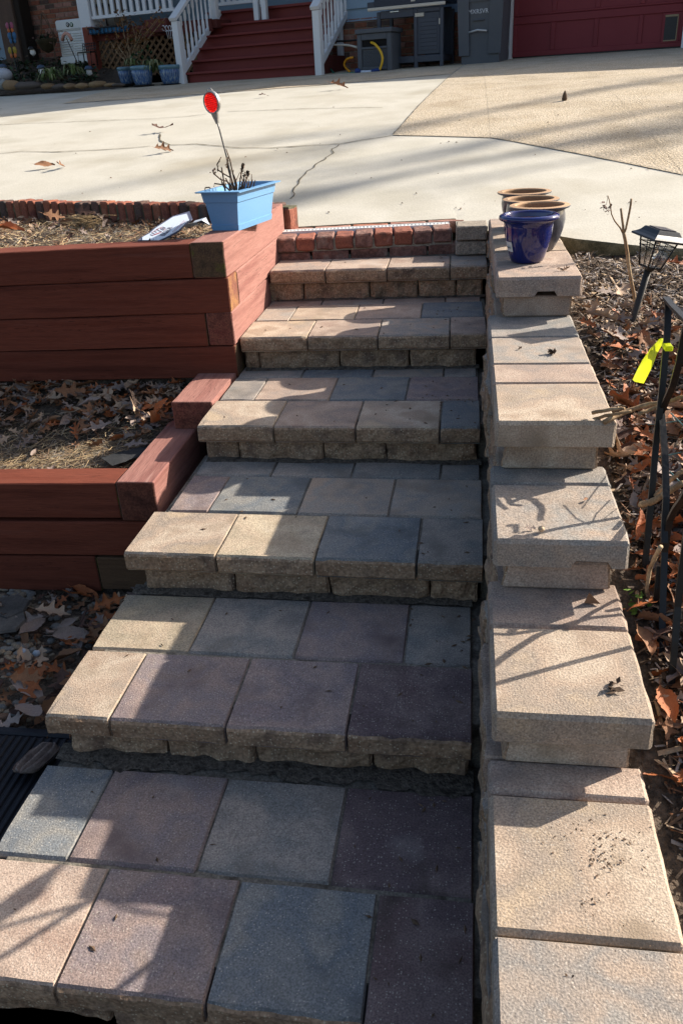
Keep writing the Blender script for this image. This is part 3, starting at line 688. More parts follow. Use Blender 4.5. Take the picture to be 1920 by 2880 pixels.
# ---- porch with red stairs
porch = house_thing('porch', 'raised porch with wide barn red stairs, white railings and a lattice skirt', 'porch', -3.5, 0, 2.0)
nl = [(c2(560, 800), c3(735, 705)), (c2(600, 668), c3(730, 565)), (c2(645, 535), c3(725, 425)), (c2(700, 405), c3(722, 285)), (c2(745, 290), c3(720, 155)), (c2(800, 142), c3(720, 10))]
SV = 1.02; TR = .262; sz_ = []; sl_ = []; sr_ = []
for k, (a, b) in enumerate(nl):
    A, B = HP(*a, SV-TR*k), HP(*b, SV-TR*k); sz_.append((A[1]+B[1])/2); sl_.append(A[0]); sr_.append(B[0])
sr = max(sr_)+.0; prev = 1.9
for k in range(6):
    v = SV-TR*k; z = sz_[k]
    mb = MB(); mb.box(sl_[k]+.01, sr, v-.09, v-.062, prev, z-.03, HM); mb.build('riser', M_REDP, porch)
    if k < 5:
        mb = MB(); mb.box(sl_[k], sr+.005, v-TR-.03, v+.008, z-.030, z+.002, HM, b=.005); mb.build('tread', M_REDP, porch)
    prev = z
mb = MB(); mb.box(sl_[5]-.05, sr+1.0, SV-TR*5-2.6, SV-TR*5+.008, sz_[5]-.035, sz_[5], HM); mb.build('deck', M_REDP, porch)
mb = MB(); mb.box(sl_[0]-.02, sl_[0]+.02, SV-TR*5, SV-.06, 1.9, sz_[0]-.04, HM); mb.box(sr+.012, sr+.035, SV-TR*5, SV-.06, 1.9, sz_[1]-.06, HM); mb.build('stringer', M_DKRED, porch)
# newel posts, raking rails and balusters
def newel(u, v, z0, z1, w=.105, nm='newel_post'):
    mb = MB(); mb.box(u-w/2, u+w/2, v-w/2, v+w/2, z0, z1, HM, b=.006); return mb.build(nm, M_WHITE, porch)
nLu, nLz = HP(*c2(533, 928), SV+.02); nLt = HP(*c2(450, 235), SV+.02)
nRu, nRz = HP(*c3(783, 832), SV+.02); nRt = HP(*c3(757, 110), SV+.02)
newel(nLu, SV+.02, nLz-.05, nLt[1]); newel(nRu, SV+.02, nRz-.05, nRt[1])
slope = (sz_[4]-sz_[0])/(4*TR)
for u, z0 in ((nLu, nLt[1]), (nRu, nRt[1])):
    L = TR*5
    mb = MB()
    a, b = H(u, SV+.10, z0), H(u, SV-L, z0+slope*(L+.10)); mb.bar([a+Vector((0, 0, .02)), b+Vector((0, 0, .02))], .125, .045, side=Vector((0, 0, 1))); mb.build('handrail', M_WHITE, porch)
    zb1 = z0-.66
    mb = MB(); a, b = H(u, SV-.03, zb1), H(u, SV-L, zb1+slope*(L-.03)); mb.bar([a, b], .05, .08, side=Vector((0, 0, 1))); mb.build('bottom_rail', M_WHITE, porch)
    for i in range(9):
        v = SV-.12-i*.128; zl = zb1+slope*(SV-v); zh = z0+slope*(SV-v)
        mb = MB(); mb.lathe([(.024, zl), (.024, zl+.2), (.014, zl+.22), (.018, zl+.33), (.013, zh-.14), (.024, zh-.12), (.024, zh)], 8, M=Matrix.Translation(H(u, v, 0))); mb.build('baluster', M_WHITE, porch)
newel(nLu+.02, SV-TR*4.3, sz_[4], sz_[5]+1.0, .1); newel(nRu+.10, SV-TR*5-.1, 2.45, sz_[5]+1.0, .12)
for px in ((1350, 212), (1435, 205)):
    A = HP(*c2(*px), SV-TR*4-.1); newel(A[0], SV-TR*4-.1, sz_[4], sz_[5]+.9, .085, 'rail_post')
A, B = HP(*c2(1350, 60), SV-TR*4-.1), HP(*c2(1435, 60), SV-TR*4-.1)
mb = MB(); mb.box(A[0]+.04, B[0]-.04, SV-TR*4-.14, SV-TR*4-.1, sz_[5]+.02, sz_[5]+.8, HM); mb.build('rail_board', M_WHITE, porch)
# front railings of the porch
def railing(u0, u1, v, zr, n, thick=.05):
    mb = MB(); mb.box(u0, u1, v-.02, v+.02, zr, zr+thick, HM, b=.004); mb.build('bottom_rail', M_WHITE, porch)
    mb = MB(); mb.box(u0, u1, v-.03, v+.03, zr+.78, zr+.84, HM, b=.004); mb.build('top_rail', M_WHITE, porch)
    for i in range(n):
        u = u0+(u1-u0)*(i+.5)/n; mb = MB(); mb.box(u-.030, u+.030, v-.018, v+.018, zr+thick, zr+.78, HM); mb.build('baluster', M_WHITE, porch)
fv = .10
A, B = HP(*c1(1020, 203), fv), HP(*c2(440, 118), fv)
railing(A[0], B[0], fv, (A[1]+B[1])/2-.012, 13)
A2, B2 = HP(*c2(790, 60), SV-TR*5), HP(*c2(1310, 28), SV-TR*5)
railing(A2[0], B2[0], SV-TR*5-.06, (A2[1]+B2[1])/2-.01, 8)
cu = HP(*c1(985, 230), fv)
mb = MB(); mb.box(cu[0]-.16, cu[0]+.07, fv-.12, fv+.06, cu[1]-.45, cu[1]+1.6, HM, b=.008); mb.build('corner_column', M_WHITE, porch)
# deck edge, skirt and lattice on the left part
A, B = HP(*c1(1060, 430), .12), HP(*c2(470, 310), .12); zf = (A[1]+B[1])/2
mb = MB(); mb.box(A[0]-.1, sl_[0]+.1, -2.6, .10, zf-.02, zf+.10, HM); mb.build('deck', M_DKRED, porch)
mb = MB(); mb.box(A[0]-.1, sl_[0]+.02, .10, .14, zf-.06, zf+.11, HM); mb.build('fascia_board', M_DKRED, porch)
P1, P2 = HP(*c1(1000, 300), .16), HP(*c1(1075, 830), .16)
mb = MB(); mb.box(P2[0]-.09, P2[0]+.09, .08, .25, P2[1]-.1, P1[1], HM, b=.006); mb.build('skirt_post', mat('faded_red_post', [(.22, .055, .035), (.17, .045, .03)], scale=5, bump=.3), porch)
l0, l1 = P2[0]+.09, sl_[0]-.05; lz0, lz1 = P2[1]-.05, zf-.06
M_LAT = mat('weathered_lattice', [(.20, .115, .06), (.15, .085, .045)], scale=8, bump=.3, var=.15)
for sg in (1, -1):
    c = l0-(lz1-lz0)
    while c < l1:
        a, b = (c, lz0), (c+(lz1-lz0), lz1)
        if a[0] < l0: a = (l0, a[1]+(l0-a[0]))
        if b[0] > l1: b = (l1, b[1]-(b[0]-l1))
        if b[0]-a[0] > .06:
            if sg < 0: a, b = (l0+l1-a[0], a[1]), (l0+l1-b[0], b[1])
            mb = MB(); vv = .095+.012*(sg > 0); mb.bar([H(a[0], vv, a[1]), H(b[0], vv, b[1])], .038, .010, side=HN); mb.build('lattice_slat', M_LAT, porch)
        c += .135
mb = MB(); mb.box(l0-.1, sl_[0], -1.2, -1.1, lz0-.4, zf, HM); mb.box(-8.2, sr+.8, -2.5, -2.4, 1.8, 5.2, HM); mb.build('painted_shade_back', M_DARK, porch)  # near-black sheets: the gloom behind railing and lattice put into the colour

# chairs seen through the rail
pch = house_thing('patio_chair', 'dark metal patio chair behind the white porch railing', 'chair', HP(*c1(1115, 60), -.7)[0], -.7, zf+.1)
MWc = MW[pch.name]
mb = MB()
for x in (-.22, .22):
    for y in (-.2, .2): mb.tube([MWc @ Vector((x, y, 0)), MWc @ Vector((x, y, .42))], .014, 6)
mb.build('leg', M_BLACK, pch)
mb = MB(); mb.box(-.25, .25, -.23, .23, .41, .45, MWc, b=.01); mb.build('seat', M_BLACK, pch)
mb = MB()
for i in range(6): mb.tube([MWc @ Vector((-.22+i*.088, .22, .45)), MWc @ Vector((-.22+i*.088, .27, .95))], .010, 5)
mb.tube([MWc @ Vector((-.25, .27, .95)), MWc @ Vector((.25, .27, .95))], .014, 6); mb.tube([MWc @ Vector((-.25, .245, .7)), MWc @ Vector((.25, .245, .7))], .012, 6)
mb.build('backrest', M_BLACK, pch)

# ================================================================== things in front of the house
# steel griddle cabinet
GV = .72
def G(x, y, v=GV): return HP(*c4(x, y), v)
gu0, gz0 = G(205, 620); gu1, _ = G(800, 620); gz0 = G(790, 618)[1]
grill = house_thing('grill_cabinet', 'dark grey steel grill cabinet with a light front rail and louvred door', 'grill', (gu0+gu1)/2, GV-.3, gz0)
zr = (G(165, 92)[1]+G(820, 36)[1])/2; um = G(532, 300)[0]
zsh = (G(340, 545)[1]+G(780, 520)[1])/2; zdr = (G(215, 178)[1]+G(520, 152)[1])/2
def gbox(nm, u0, u1, v0, v1, z0, z1, m=M_GREYM, b=.006):
    mb = MB(); mb.box(u0, u1, v0, v1, z0, z1, HM, b=b); return mb.build(nm, m, grill)
for u in (gu0, um, gu1-.05):
    for v in (GV-.55, GV-.05): gbox('leg', u, u+.05, v, v+.05, gz0-.02, zr-.03)
gbox('top', gu0-.03, gu1+.03, GV-.58, GV+.02, zr+.03, zr+.13, mat('black_blue_steel', [(.025, .03, .05)], rough=.3, bump=0))
gbox('side_shelf', gu0-.14, gu0-.03, GV-.5, GV, zr+.03, zr+.10); gbox('lid', gu0+.05, gu1, GV-.52, GV-.1, zr+.135, zr+.36)
M_CREAM = mat('cream_metal', [(.55, .50, .42)], rough=.35, bump=0)
gbox('front_rail', gu0-.12, gu1+.04, GV+.021, GV+.05, zr-.012, zr+.028, M_CREAM)
gbox('badge', um-.03, um+.03, GV+.0205, GV+.026, zr+.06, zr+.085, M_CREAM, .002)
gbox('drawer_front', gu0+.052, um-.003, GV-.03, GV-.002, zdr, zr-.02)
gbox('drawer_pull', (gu0+um)/2-.07, (gu0+um)/2+.06, GV-.002, GV+.012, zdr+.07, zdr+.085, mat('chrome', [(.6, .6, .6)], metal=1, rough=.25, bump=0), .003)
gbox('upper_panel', um+.052, gu1-.052, GV-.03, GV-.002, zdr+.04, zr-.02)
D = gbox('door', um+.052, gu1-.052, GV-.04, GV-.010, zsh+.04, zdr+.035)
for i in range(8):
    z = zsh+.09+i*(zdr-zsh-.12)/8; mb = MB(); mb.box(um+.09, gu1-.09, GV-.0095, GV-.004, z, z+.045, HM, b=.002); mb.build('louvre', M_GREYM, D)
gbox('door_latch', um+.02, um+.15, GV-.003, GV+.006, zdr-.01, zdr+.035, M_CREAM, .002); gbox('hinge', gu1-.062, gu1-.048, GV-.008, GV+.004, zdr-.12, zdr-.05, M_CREAM, .002)
gbox('bottom_shelf', gu0+.01, gu1-.01, GV-.54, GV-.008, zsh-.055, zsh+.03); gbox('back_panel', um, gu1-.04, GV-.54, GV-.52, zsh, zr)

# hose reel box
RV = 1.0
ru0, rz0 = HP(*c4(20, 650), RV); ru1 = HP(*c4(328, 650), RV)[0]; rz1 = HP(*c4(165, 305), RV)[1]; rz0 = HP(*c4(328, 650), RV)[1]
reel = house_thing('hose_reel_box', 'grey plastic hose reel box with a wicker front panel and yellow hose', 'hose box', (ru0+ru1)/2, RV-.2, rz0)
def rbox(nm, u0, u1, v0, v1, z0, z1, m=M_GREYP, b=.008, par=None):
    mb = MB(); mb.box(u0, u1, v0, v1, z0, z1, HM, b=b); return mb.build(nm, m, par or reel)
hs = rz1-rz0; us = ru1-ru0
B_ = rbox('body', ru0, ru1, RV-.42, RV-.03, rz0, rz1)
for a, b in ((ru0, ru0+.13*us), (ru1-.13*us, ru1)): rbox('body_side', a, b, RV-.03, RV, rz0, rz1)
rbox('crossbar', ru0+.13*us, ru1-.13*us, RV-.03, RV-.002, rz0+.60*hs, rz0+.66*hs, b=.004); rbox('crossbar', ru0+.13*us, ru1-.13*us, RV-.03, RV-.002, rz0+.06*hs, rz0+.14*hs, b=.004); rbox('crossbar', ru0+.13*us, ru1-.13*us, RV-.03, RV-.002, rz0+.84*hs, rz1, b=.004)
rbox('lid', ru0-.02, ru1+.02, RV-.45, RV+.025, rz1+.002, rz1+.06)
rbox('slot', ru0+.14*us, ru1-.14*us, RV-.0295, RV-.026, rz0+.665*hs, rz0+.835*hs, M_DARK, .001)
wp = rbox('wicker_panel', ru0+.15*us, ru1-.15*us, RV-.0298, RV-.025, rz0+.15*hs, rz0+.59*hs, b=.001)
mb = MB()
for i in range(9):
    for j in range(11):
        u = ru0+.17*us+(.66*us)*(j+.5*(i % 2))/11.5; z = rz0+.17*hs+.40*hs*i/9; mb.box(u, u+.022, RV-.0245, RV-.016, z, z+.014, HM, b=.003)
o = mb.build('wicker', M_GREYP, wp); o['kind'] = 'stuff'

def hose(nm, lab, m, pts, r, n=8, parts=None):
    mb = MB(); P = []
    pts = [Vector(p) for p in pts]
    for i in range(len(pts)-1):
        p0, p1, p2, p3 = pts[max(i-1, 0)], pts[i], pts[i+1], pts[min(i+2, len(pts)-1)]
        for j in range(6):
            t = j/6; P.append(.5*((2*p1)+(p2-p0)*t+(2*p0-5*p1+4*p2-p3)*t*t+(3*p1-p0-3*p2+p3)*t**3))
    P.append(pts[-1]); mb.tube(P, r, n); return mb.build(nm, m, label=lab, cat='hose', loc=P[-1])
def HW(x, y, v): u, z = HP(*c3(x, y), v); return H(u, v, z)
M_YEL = mat('yellow_hose', [(.62, .36, .02)], rough=.4, bump=0, fine=.08); M_ORH = mat('orange_hose', [(.62, .26, .015)], rough=.4, bump=0, fine=.08)
M_GRH = mat('green_hose', [(.02, .16, .11)], rough=.45, bump=0); M_BLUEC = mat('blue_connector', [(.015, .04, .16)], rough=.4, bump=0); M_CLEAR = mat('pale_tube', [(.5, .54, .62)], rough=.3, bump=0)
yh = hose('yellow_hose', 'yellow garden hose looping out of the reel box slot to the ground', M_YEL, [HW(1340, 465, RV-.05), HW(1390, 490, RV+.03), HW(1445, 560, RV+.06), HW(1470, 640, RV+.07), HW(1460, 710, RV+.07), HW(1440, 768, RV+.06)], .017)
mb = MB(); mb.tube([HW(1440, 770, RV+.06), HW(1400, 775, RV+.07), HW(1350, 785, RV+.07)], [.022, .026, .022], 8); mb.build('connector', M_BLUEC, yh)
mb = MB(); mb.tube([HW(1350, 787, RV+.07), HW(1290, 792, RV+.08), HW(1230, 792, RV+.08)], .02, 8); mb.build('clear_tube', M_CLEAR, yh)
mb = MB(); mb.tube([HW(1230, 790, RV+.08), HW(1205, 785, RV+.09), HW(1175, 785, RV+.09)], [.022, .04, .035], 8); mb.build('connector', M_BLUEC, yh)
hose('green_hose', 'thin green hose hanging beside the downspout and running along the ground', M_GRH, [HW(895, 430, .3), HW(885, 520, .35), HW(872, 620, .42), HW(885, 730, .5), HW(935, 808, .75), HW(960, 822, .95), HW(1060, 812, 1.0), HW(1170, 803, 1.02)], .013)
hose('orange_hose', 'orange hose curling between the downspout and the reel box', M_ORH, [HW(1150, 632, .75), HW(1085, 650, .72), HW(1050, 700, .7), HW(1065, 745, .72), HW(1110, 792, .9)], .016)
hose('cream_hose', 'cream coloured hose running straight from the railing to the reel box', M_CREAM, [HW(880, 492, .5), HW(980, 496, .55), HW(1090, 498, .6), HW(1190, 522, .75)], .015)
hose('black_hose', 'black hose running from the downspout to the lid of the reel box', M_BLACK, [HW(930, 455, .3), HW(1060, 452, .4), HW(1200, 440, .55), HW(1300, 436, .6)], .014)

# wheeled trash bin
BV = .72
bu0, bz0 = HP(*c4(966, 600), BV); bu1 = HP(*c4(1306, 575), BV)[0]; bz0 = (bz0+HP(*c4(1306, 575), BV)[1])/2
tb = house_thing('trash_bin', 'tall grey wheeled trash bin with recessed front beside the garage door', 'trash bin', (bu0+bu1)/2, BV-.3, bz0)
tw = (bu1-bu0); c = (bu0+bu1)/2
def taper(u0, u1, v0, v1, z0, z1, t, nm, m=M_GREYP):
    mb = MB(); vs = []
    for z, k in ((z0, 1), (z1, t)):
        for v in (v0, v1 if z == z0 else v1+.02):
            for u in (u0, u1): vs.append(H(c+(u-c)*k, v, z))
    mb.add(vs, [(0, 2, 3, 1), (4, 5, 7, 6), (0, 1, 5, 4), (2, 6, 7, 3), (0, 4, 6, 2), (1, 3, 7, 5)]); return mb.build(nm, m, tb)
Zt = bz0+1.02
taper(bu0, bu1, BV-.55, BV-.02, bz0, Zt, 1.09, 'body')
zf1 = HP(*c4(990, 522), BV)[1]; zf2 = HP(*c4(1270, 488), BV)[1]
taper(bu0-.03, bu0+.22*tw, BV-.02, BV+.012, (zf1+zf2)/2, Zt, 1.13, 'side_flange'); taper(bu1-.27*tw, bu1+.03, BV-.02, BV+.012, (zf1+zf2)/2+.01, Zt, 1.10, 'side_flange')
zh1 = HP(*c4(1120, 12), BV)[1]
taper(bu0+.18*tw, bu1-.22*tw, BV-.02, BV+.013, zh1, Zt, 1.17, 'front_panel')
mb = MB(); mb.box(bu0-.06, bu1+.06, BV-.58, BV+.06, Zt, Zt+.06, HM, b=.015); mb.build('lid', M_GREYP, tb)
a = HP(*c4(1042, 294), BV); b = HP(*c4(1206, 277), BV); M_METAL = mat('brushed_bar', [(.42, .43, .44)], rough=.4, metal=.6, bump=0)
mb = MB(); zc = (a[1]+b[1])/2; mb.tube([H(a[0], BV+.02, zc-.01), H((a[0]+b[0])/2, BV+.045, zc+.012), H(b[0], BV+.02, zc-.005)], .014, 8); mb.build('lift_bar', M_METAL, tb)
a = HP(*c4(1075, 190), BV); b = HP(*c4(1178, 178), BV); mb = MB(); mb.box(a[0], b[0], BV-.02, BV+.02, a[1]-.005, a[1]+.012, HM, b=.004); mb.build('grip', M_GREYP, tb)
for u in (bu0+.03, bu1-.03):
    mb = MB(); mb.lathe([(.0, -.02), (.11, -.02), (.12, 0), (.11, .02), (0, .02)], 18, M=Matrix.Translation(H(u, BV-.52, bz0+.12)) @ Matrix.Rotation(-HA, 4, 'Z') @ Matrix.Rotation(R(90), 4, 'Y')); mb.build('wheel', M_BLACK, tb)
def text3d(nm, body, size, M, m, parent, ext=.0008, ax='CENTER', sx=1.0):
    cu = bpy.data.curves.new(nm, 'FONT'); cu.body = body; cu.size = size; cu.extrude = ext; cu.align_x = ax; cu.align_y = 'CENTER'; cu.resolution_u = 3
    o = bpy.data.objects.new(nm, cu); COL.objects.link(o)
    me = bpy.data.meshes.new_from_object(o.evaluated_get(bpy.context.evaluated_depsgraph_get())); bpy.data.objects.remove(o); bpy.data.curves.remove(cu)
    T = MW[parent.name].inverted() @ M @ Matrix.Diagonal((sx, 1, 1, 1)); me.transform(T); me.materials.clear(); me.materials.append(m); me.name = nm
    o = bpy.data.objects.new(nm, me); COL.objects.link(o); o.parent = parent; MW[o.name] = MW[parent.name]
    return o
M_LBL = mat('white_print', [(.55, .57, .60)], bump=0, fine=0, var=0)
def wallM(u, v, z): return Matrix.Translation(H(u, v, z)) @ Matrix.Rotation(-HA, 4, 'Z') @ Matrix.Rotation(R(90), 4, 'X')
tu, tz = HP(*c4(1126, 106), BV); text3d('lettering', 'MXRSVR', .075, wallM(tu, BV+.014, tz), M_LBL, tb)

# glazed pots at the foot of the stairs
M_GLZ = mat('drip_glaze', [(.012, .03, .12), (.05, .12, .26), (.30, .33, .30)], scale=9, stretch=(9, 9, 1.1), rough=.25, bump=.2, spec=.6, var=.05)
M_RIMB = mat('teal_glaze', [(.06, .14, .19), (.10, .19, .23)], scale=12, rough=.25, bump=.1, spec=.6)
def house_pot(px0, px1, pyt, pyb, v, lab, g):
    a = HP(px0, pyt, v); b = HP(px1, pyt, v); r = (b[0]-a[0])/2; u = (a[0]+b[0])/2; zb = HP((px0+px1)/2, pyb, v)[1]; h = a[1]-zb
    t = house_thing('glazed_pot', lab, 'flower pot', u, v, zb, g); M = MW[t.name]
    mb = MB(); mb.lathe([(0, .0), (r*.66, .0), (r*.78, h*.2), (r*.9, h*.55), (r*.93, h*.8), (r*.84, h*.83), (r*.84, h*.75), (0, h*.74)], 28, M=M); mb.build('body', M_GLZ, t)
    mb = MB(); mb.lathe([(r*.88, h*.78), (r*.99, h*.82), (r, h*.93), (r*.97, h), (r*.86, h), (r*.85, h*.8)], 28, M=M); mb.build('rim', M_RIMB, t)
    mb = MB(); mb.lathe([(0, -.02), (r*.9, -.02), (r*.92, .02), (r*.7, .021), (0, .021)], 24, M=M); mb.build('saucer', M_DARK, t)
    return t
g = 'glazed pots at the foot of the porch stairs'
house_pot(333, 375, 190, 240, 1.05, 'deep blue glazed pot set back at the left of the pair beneath the dry shrub', g)
house_pot(371, 424, 187, 243, 1.22, 'blue drip glazed pot standing in front of the dry shrub', g)
house_pot(449, 505, 185, 240, 1.10, 'pale blue drip glazed pot against the left newel post of the porch stairs', g)

# ================================================================== garden bed by the porch
def gpt(px, py, v): u, z = HP(px, py, v); return H(u, v, z)
# bed surface
mb = MB(); vs = []; n = 40
rows_ = [(258, 246, 1.35), (238, 236, 1.05), (205, 215, .55), (176, 182, .1), (160, 172, -.5)]
for (ya, yb, v) in rows_:
    for i in range(n+1):
        px = -260+(560+60)*i/n; p = gpt(px, ya+(yb-ya)*max(0, px)/300, v); vs.append(p+Vector((0, 0, -.05+.03*nz(px*.05, v*3))))
mb.add(vs, [(r*(n+1)+i, r*(n+1)+i+1, (r+1)*(n+1)+i+1, (r+1)*(n+1)+i) for r in range(len(rows_)-1) for i in range(n)], smooth=True)
mb.build('bed_soil', M_GROUND, kind='structure')
M_IVY = [mat('ivy_green', [(.03, .06, .025), (.045, .085, .035)], bump=0, rough=.5), mat('ivy_dark', [(.018, .035, .018)], bump=0, rough=.5), mat('ivy_dry', [(.12, .075, .045)], bump=0)]
def leafquads(mb, c, n, r, s, mi=None, flat=.6):
    for _ in range(n):
        p = c+Vector((random.gauss(0, r[0]), random.gauss(0, r[1]), random.gauss(0, r[2])))
        a = Vector((random.uniform(-1, 1), random.uniform(-1, 1), random.uniform(-flat, flat))).normalized(); b = a.cross(Vector((random.uniform(-.4, .4), random.uniform(-.4, .4), 1))).normalized()
        k = s*random.uniform(.6, 1.3); mb.add([p-a*k, p+b*k*.6, p+a*k, p-b*k*.6], [(0, 1, 2, 3)], mi if mi is not None else random.choice([0, 0, 1, 1, 2]))
mb = MB(); random.seed(3)
for i in range(230):
    t = random.random(); px = random.uniform(-60, 275); v = 1.1-1.4*t; py = 238-58*t+random.uniform(-3, 3)-px*.015
    if px > 110 and t < .12: continue
    leafquads(mb, gpt(px, py, v)+Vector((0, 0, .03)), 9, (.10, .10, .045), .04)
o = mb.build('ivy_ground_cover', M_IVY, label='dark green ivy covering the bed below the brick wall', cat='ground cover', kind='stuff')
# edging rocks
M_ROCK = [mat('rock_tan', [(.26, .17, .085), (.19, .12, .065)], scale=7, bump=.7, bscale=30), mat('rock_dark', [(.085, .07, .06), (.11, .085, .07)], scale=7, bump=.7, bscale=30), mat('rock_pale', [(.28, .30, .29), (.22, .235, .23)], scale=7, bump=.6, bscale=30)]
rk = [(0, 62, 880, 985, 2, 'pale bluish rock at the far end of the garden edging'), (52, 205, 882, 1004, 0, 'rounded tan rock in the garden edging beside the long dark slab'), (165, 455, 895, 992, 1, 'long dark flat slab of rock edging the garden bed'),
      (470, 610, 915, 985, 0, 'tan rock under the variegated spider plant'), (600, 725, 925, 990, 1, 'brown rock right of the spider plant in the edging'), (722, 838, 920, 985, 0, 'squarish tan rock in the middle of the garden edging'), (845, 975, 916, 981, 0, 'smooth square tan rock nearest the red skirt post'),
      (985, 1165, 890, 968, 0, 'broad tan rock leaning at the foot of the red skirt post'), (1165, 1270, 912, 962, 0, 'small tan rock between the post and the glazed pots'), (1255, 1370, 916, 960, 1, 'small dark rock beside the blue glazed pots')]
for i, (x0, x1, y0, y1, m, lab) in enumerate(rk):
    v = 1.42; a, b = HP(*c1(x0, y1), v), HP(*c1(x1, y0), v); mb = MB(); cc = ((a[0]+b[0])/2, v, (a[1]+b[1])/2)
    mb.ell(cc, ((b[0]-a[0])/2*1.08, .11, (b[1]-a[1])/2*1.15), 10, 7, M=HM, jit=.35, seed=i*2.3)
    for q in range(len(mb.v)): pass
    mb.build('edging_rock', M_ROCK[m], label=lab, cat='rock', group='rocks edging the garden bed', loc=H(cc[0], v, a[1]))
# spider plants
M_SPI = [mat('spider_green', [(.09, .125, .04)], bump=0), mat('spider_cream', [(.22, .23, .12)], bump=0)]
def spider(px, py, v, r, lab):
    c = gpt(px, py, v); mb = MB()
    for i in range(46):
        th = random.uniform(0, 6.28); L = r*random.uniform(.6, 1.1); up_ = random.uniform(.25, .8)*r; d = Vector((math.cos(th), math.sin(th), 0)); s = Vector((-d.y, d.x, 0))
        P = [c, c+d*L*.35+Vector((0, 0, up_)), c+d*L*.75+Vector((0, 0, up_*.9)), c+d*L+Vector((0, 0, up_*.1))]
        W = [.010, .016, .012, .001]; vs = []
        for p, w_ in zip(P, W): vs += [p-s*w_, p+s*w_]
        mb.add(vs, [(2*j, 2*j+1, 2*j+3, 2*j+2) for j in range(3)], i % 2)
    mb.build('spider_plant', M_SPI, label=lab, cat='plant', group='spider plants in the garden bed', loc=c)
spider(148, 228, 1.35, .26, 'larger variegated spider plant spilling over the edging rocks')
spider(208, 213, 1.2, .22, 'smaller variegated spider plant behind the square tan rocks')
spider(372, 186, 1.22, .14, 'spiky green plant growing in the middle blue glazed pot')
spider(432, 205, 1.15, .24, 'spiky green plant between the two drip glazed pots')

# white standby generator
gv = .0; g0 = HP(*c1(695, 680), gv); g1 = HP(*c1(925, 680), gv); gt = HP(*c1(800, 208), gv)
gen = house_thing('generator', 'white standby generator cabinet with louvres and two round badges', 'generator', (g0[0]+g1[0])/2, gv-.3, g0[1])
ga, gb_, gz, gt = g0[0]+.0, g1[0]+.15, g0[1], gt[1]; gh = gt-gz
def genb(nm, u0, u1, v0, v1, z0, z1, m=M_WHITE, b=.01, par=None): mb = MB(); mb.box(u0, u1, v0, v1, z0, z1, HM, b=b); return mb.build(nm, m, par or gen)
M_GEN = mat('off_white_shell', [(.74, .74, .71)], bump=.05, fine=.04, rough=.5)
genb('shell', ga, gb_, gv-.6, gv, gz+.12*gh, gz+.72*gh, M_GEN); genb('top_panel', ga-.02, gb_+.02, gv-.62, gv+.02, gz+.72*gh+.003, gt, M_GEN, .03); genb('base', ga-.03, gb_+.03, gv-.6, gv+.03, gz-.05, gz+.12*gh-.003, M_GEN, .02)
for k in range(9):
    for (a, b) in ((ga+.05, (ga+gb_)/2-.02), ((ga+gb_)/2+.02, gb_-.05)):
        z = gz+.16*gh+k*.06*gh; mb = MB(); mb.add([H(a, gv+.001, z), H(b, gv+.001, z), H(b, gv+.022, z+.012), H(a, gv+.022, z+.012), H(b, gv+.001, z+.04*gh), H(a, gv+.001, z+.04*gh)], [(0, 1, 2, 3), (3, 2, 4, 5)]); mb.build('louvre', M_GEN, gen)
for (x, m) in ((750, M_BLACK), (792, mat('green_badge', [(.01, .09, .04)], bump=0))):
    p = HP(*c1(x, 272), gv+.02); mb = MB(); mb.lathe([(0, .0), (.035, 0), (.035, .008), (0, .008)], 18, M=wallM(p[0], gv+.021, p[1])); B1 = mb.build('badge', m, gen)
    mb = MB(); mb.lathe([(.010, .0085), (.020, .0085), (.020, .010), (.010, .010)], 14, M=wallM(p[0], gv+.021, p[1])); mb.build('badge_mark', M_GEN, B1)

# blue rail planter, red hanging box
M_BLUEW = mat('blue_woven_cloth', [(.02, .085, .17), (.035, .13, .24), (.015, .05, .10)], scale=26, bump=.5)
a, b = HP(*c1(1012, 385), .25), HP(*c1(1395, 280), .25)
rp = house_thing('rail_planter', 'blue woven rail planter hung on the porch edge beside the white column', 'planter', (a[0]+b[0])/2, .2, a[1])
mb = MB(); mb.box(a[0], b[0], .16, .32, a[1], b[1], HM, b=.015); mb.build('basket', M_BLUEW, rp)
mb = MB(); mb.tube([H(a[0]-.01, .33, b[1]), H(b[0]+.01, .33, b[1])], .012, 6)
for i in range(10): u = a[0]+(b[0]-a[0])*i/9; mb.tube([H(u, .335, b[1]), H(u, .33, a[1]-.01)], .006, 5)
mb.build('wire_frame', M_BLACK, rp)
mb = MB(); leafquads(mb, H((a[0]+b[0])/2-.1, .26, b[1]-.02), 50, (.16, .05, .05), .04, flat=1); mb.build('dead_leaves', [M_LEAF[4], M_LEAF[0], M_LEAF[4]], rp)
a, b = HP(*c2(135, 372), .25), HP(*c2(290, 205), .25)
mb = MB(); mb.box(a[0], b[0]+.12, .15, .30, a[1], b[1], HM, b=.012); mb.build('hanging_box', M_DKRED, label='dark red wooden box hung below the white porch railing', cat='planter box', loc=H(a[0], .2, a[1]))
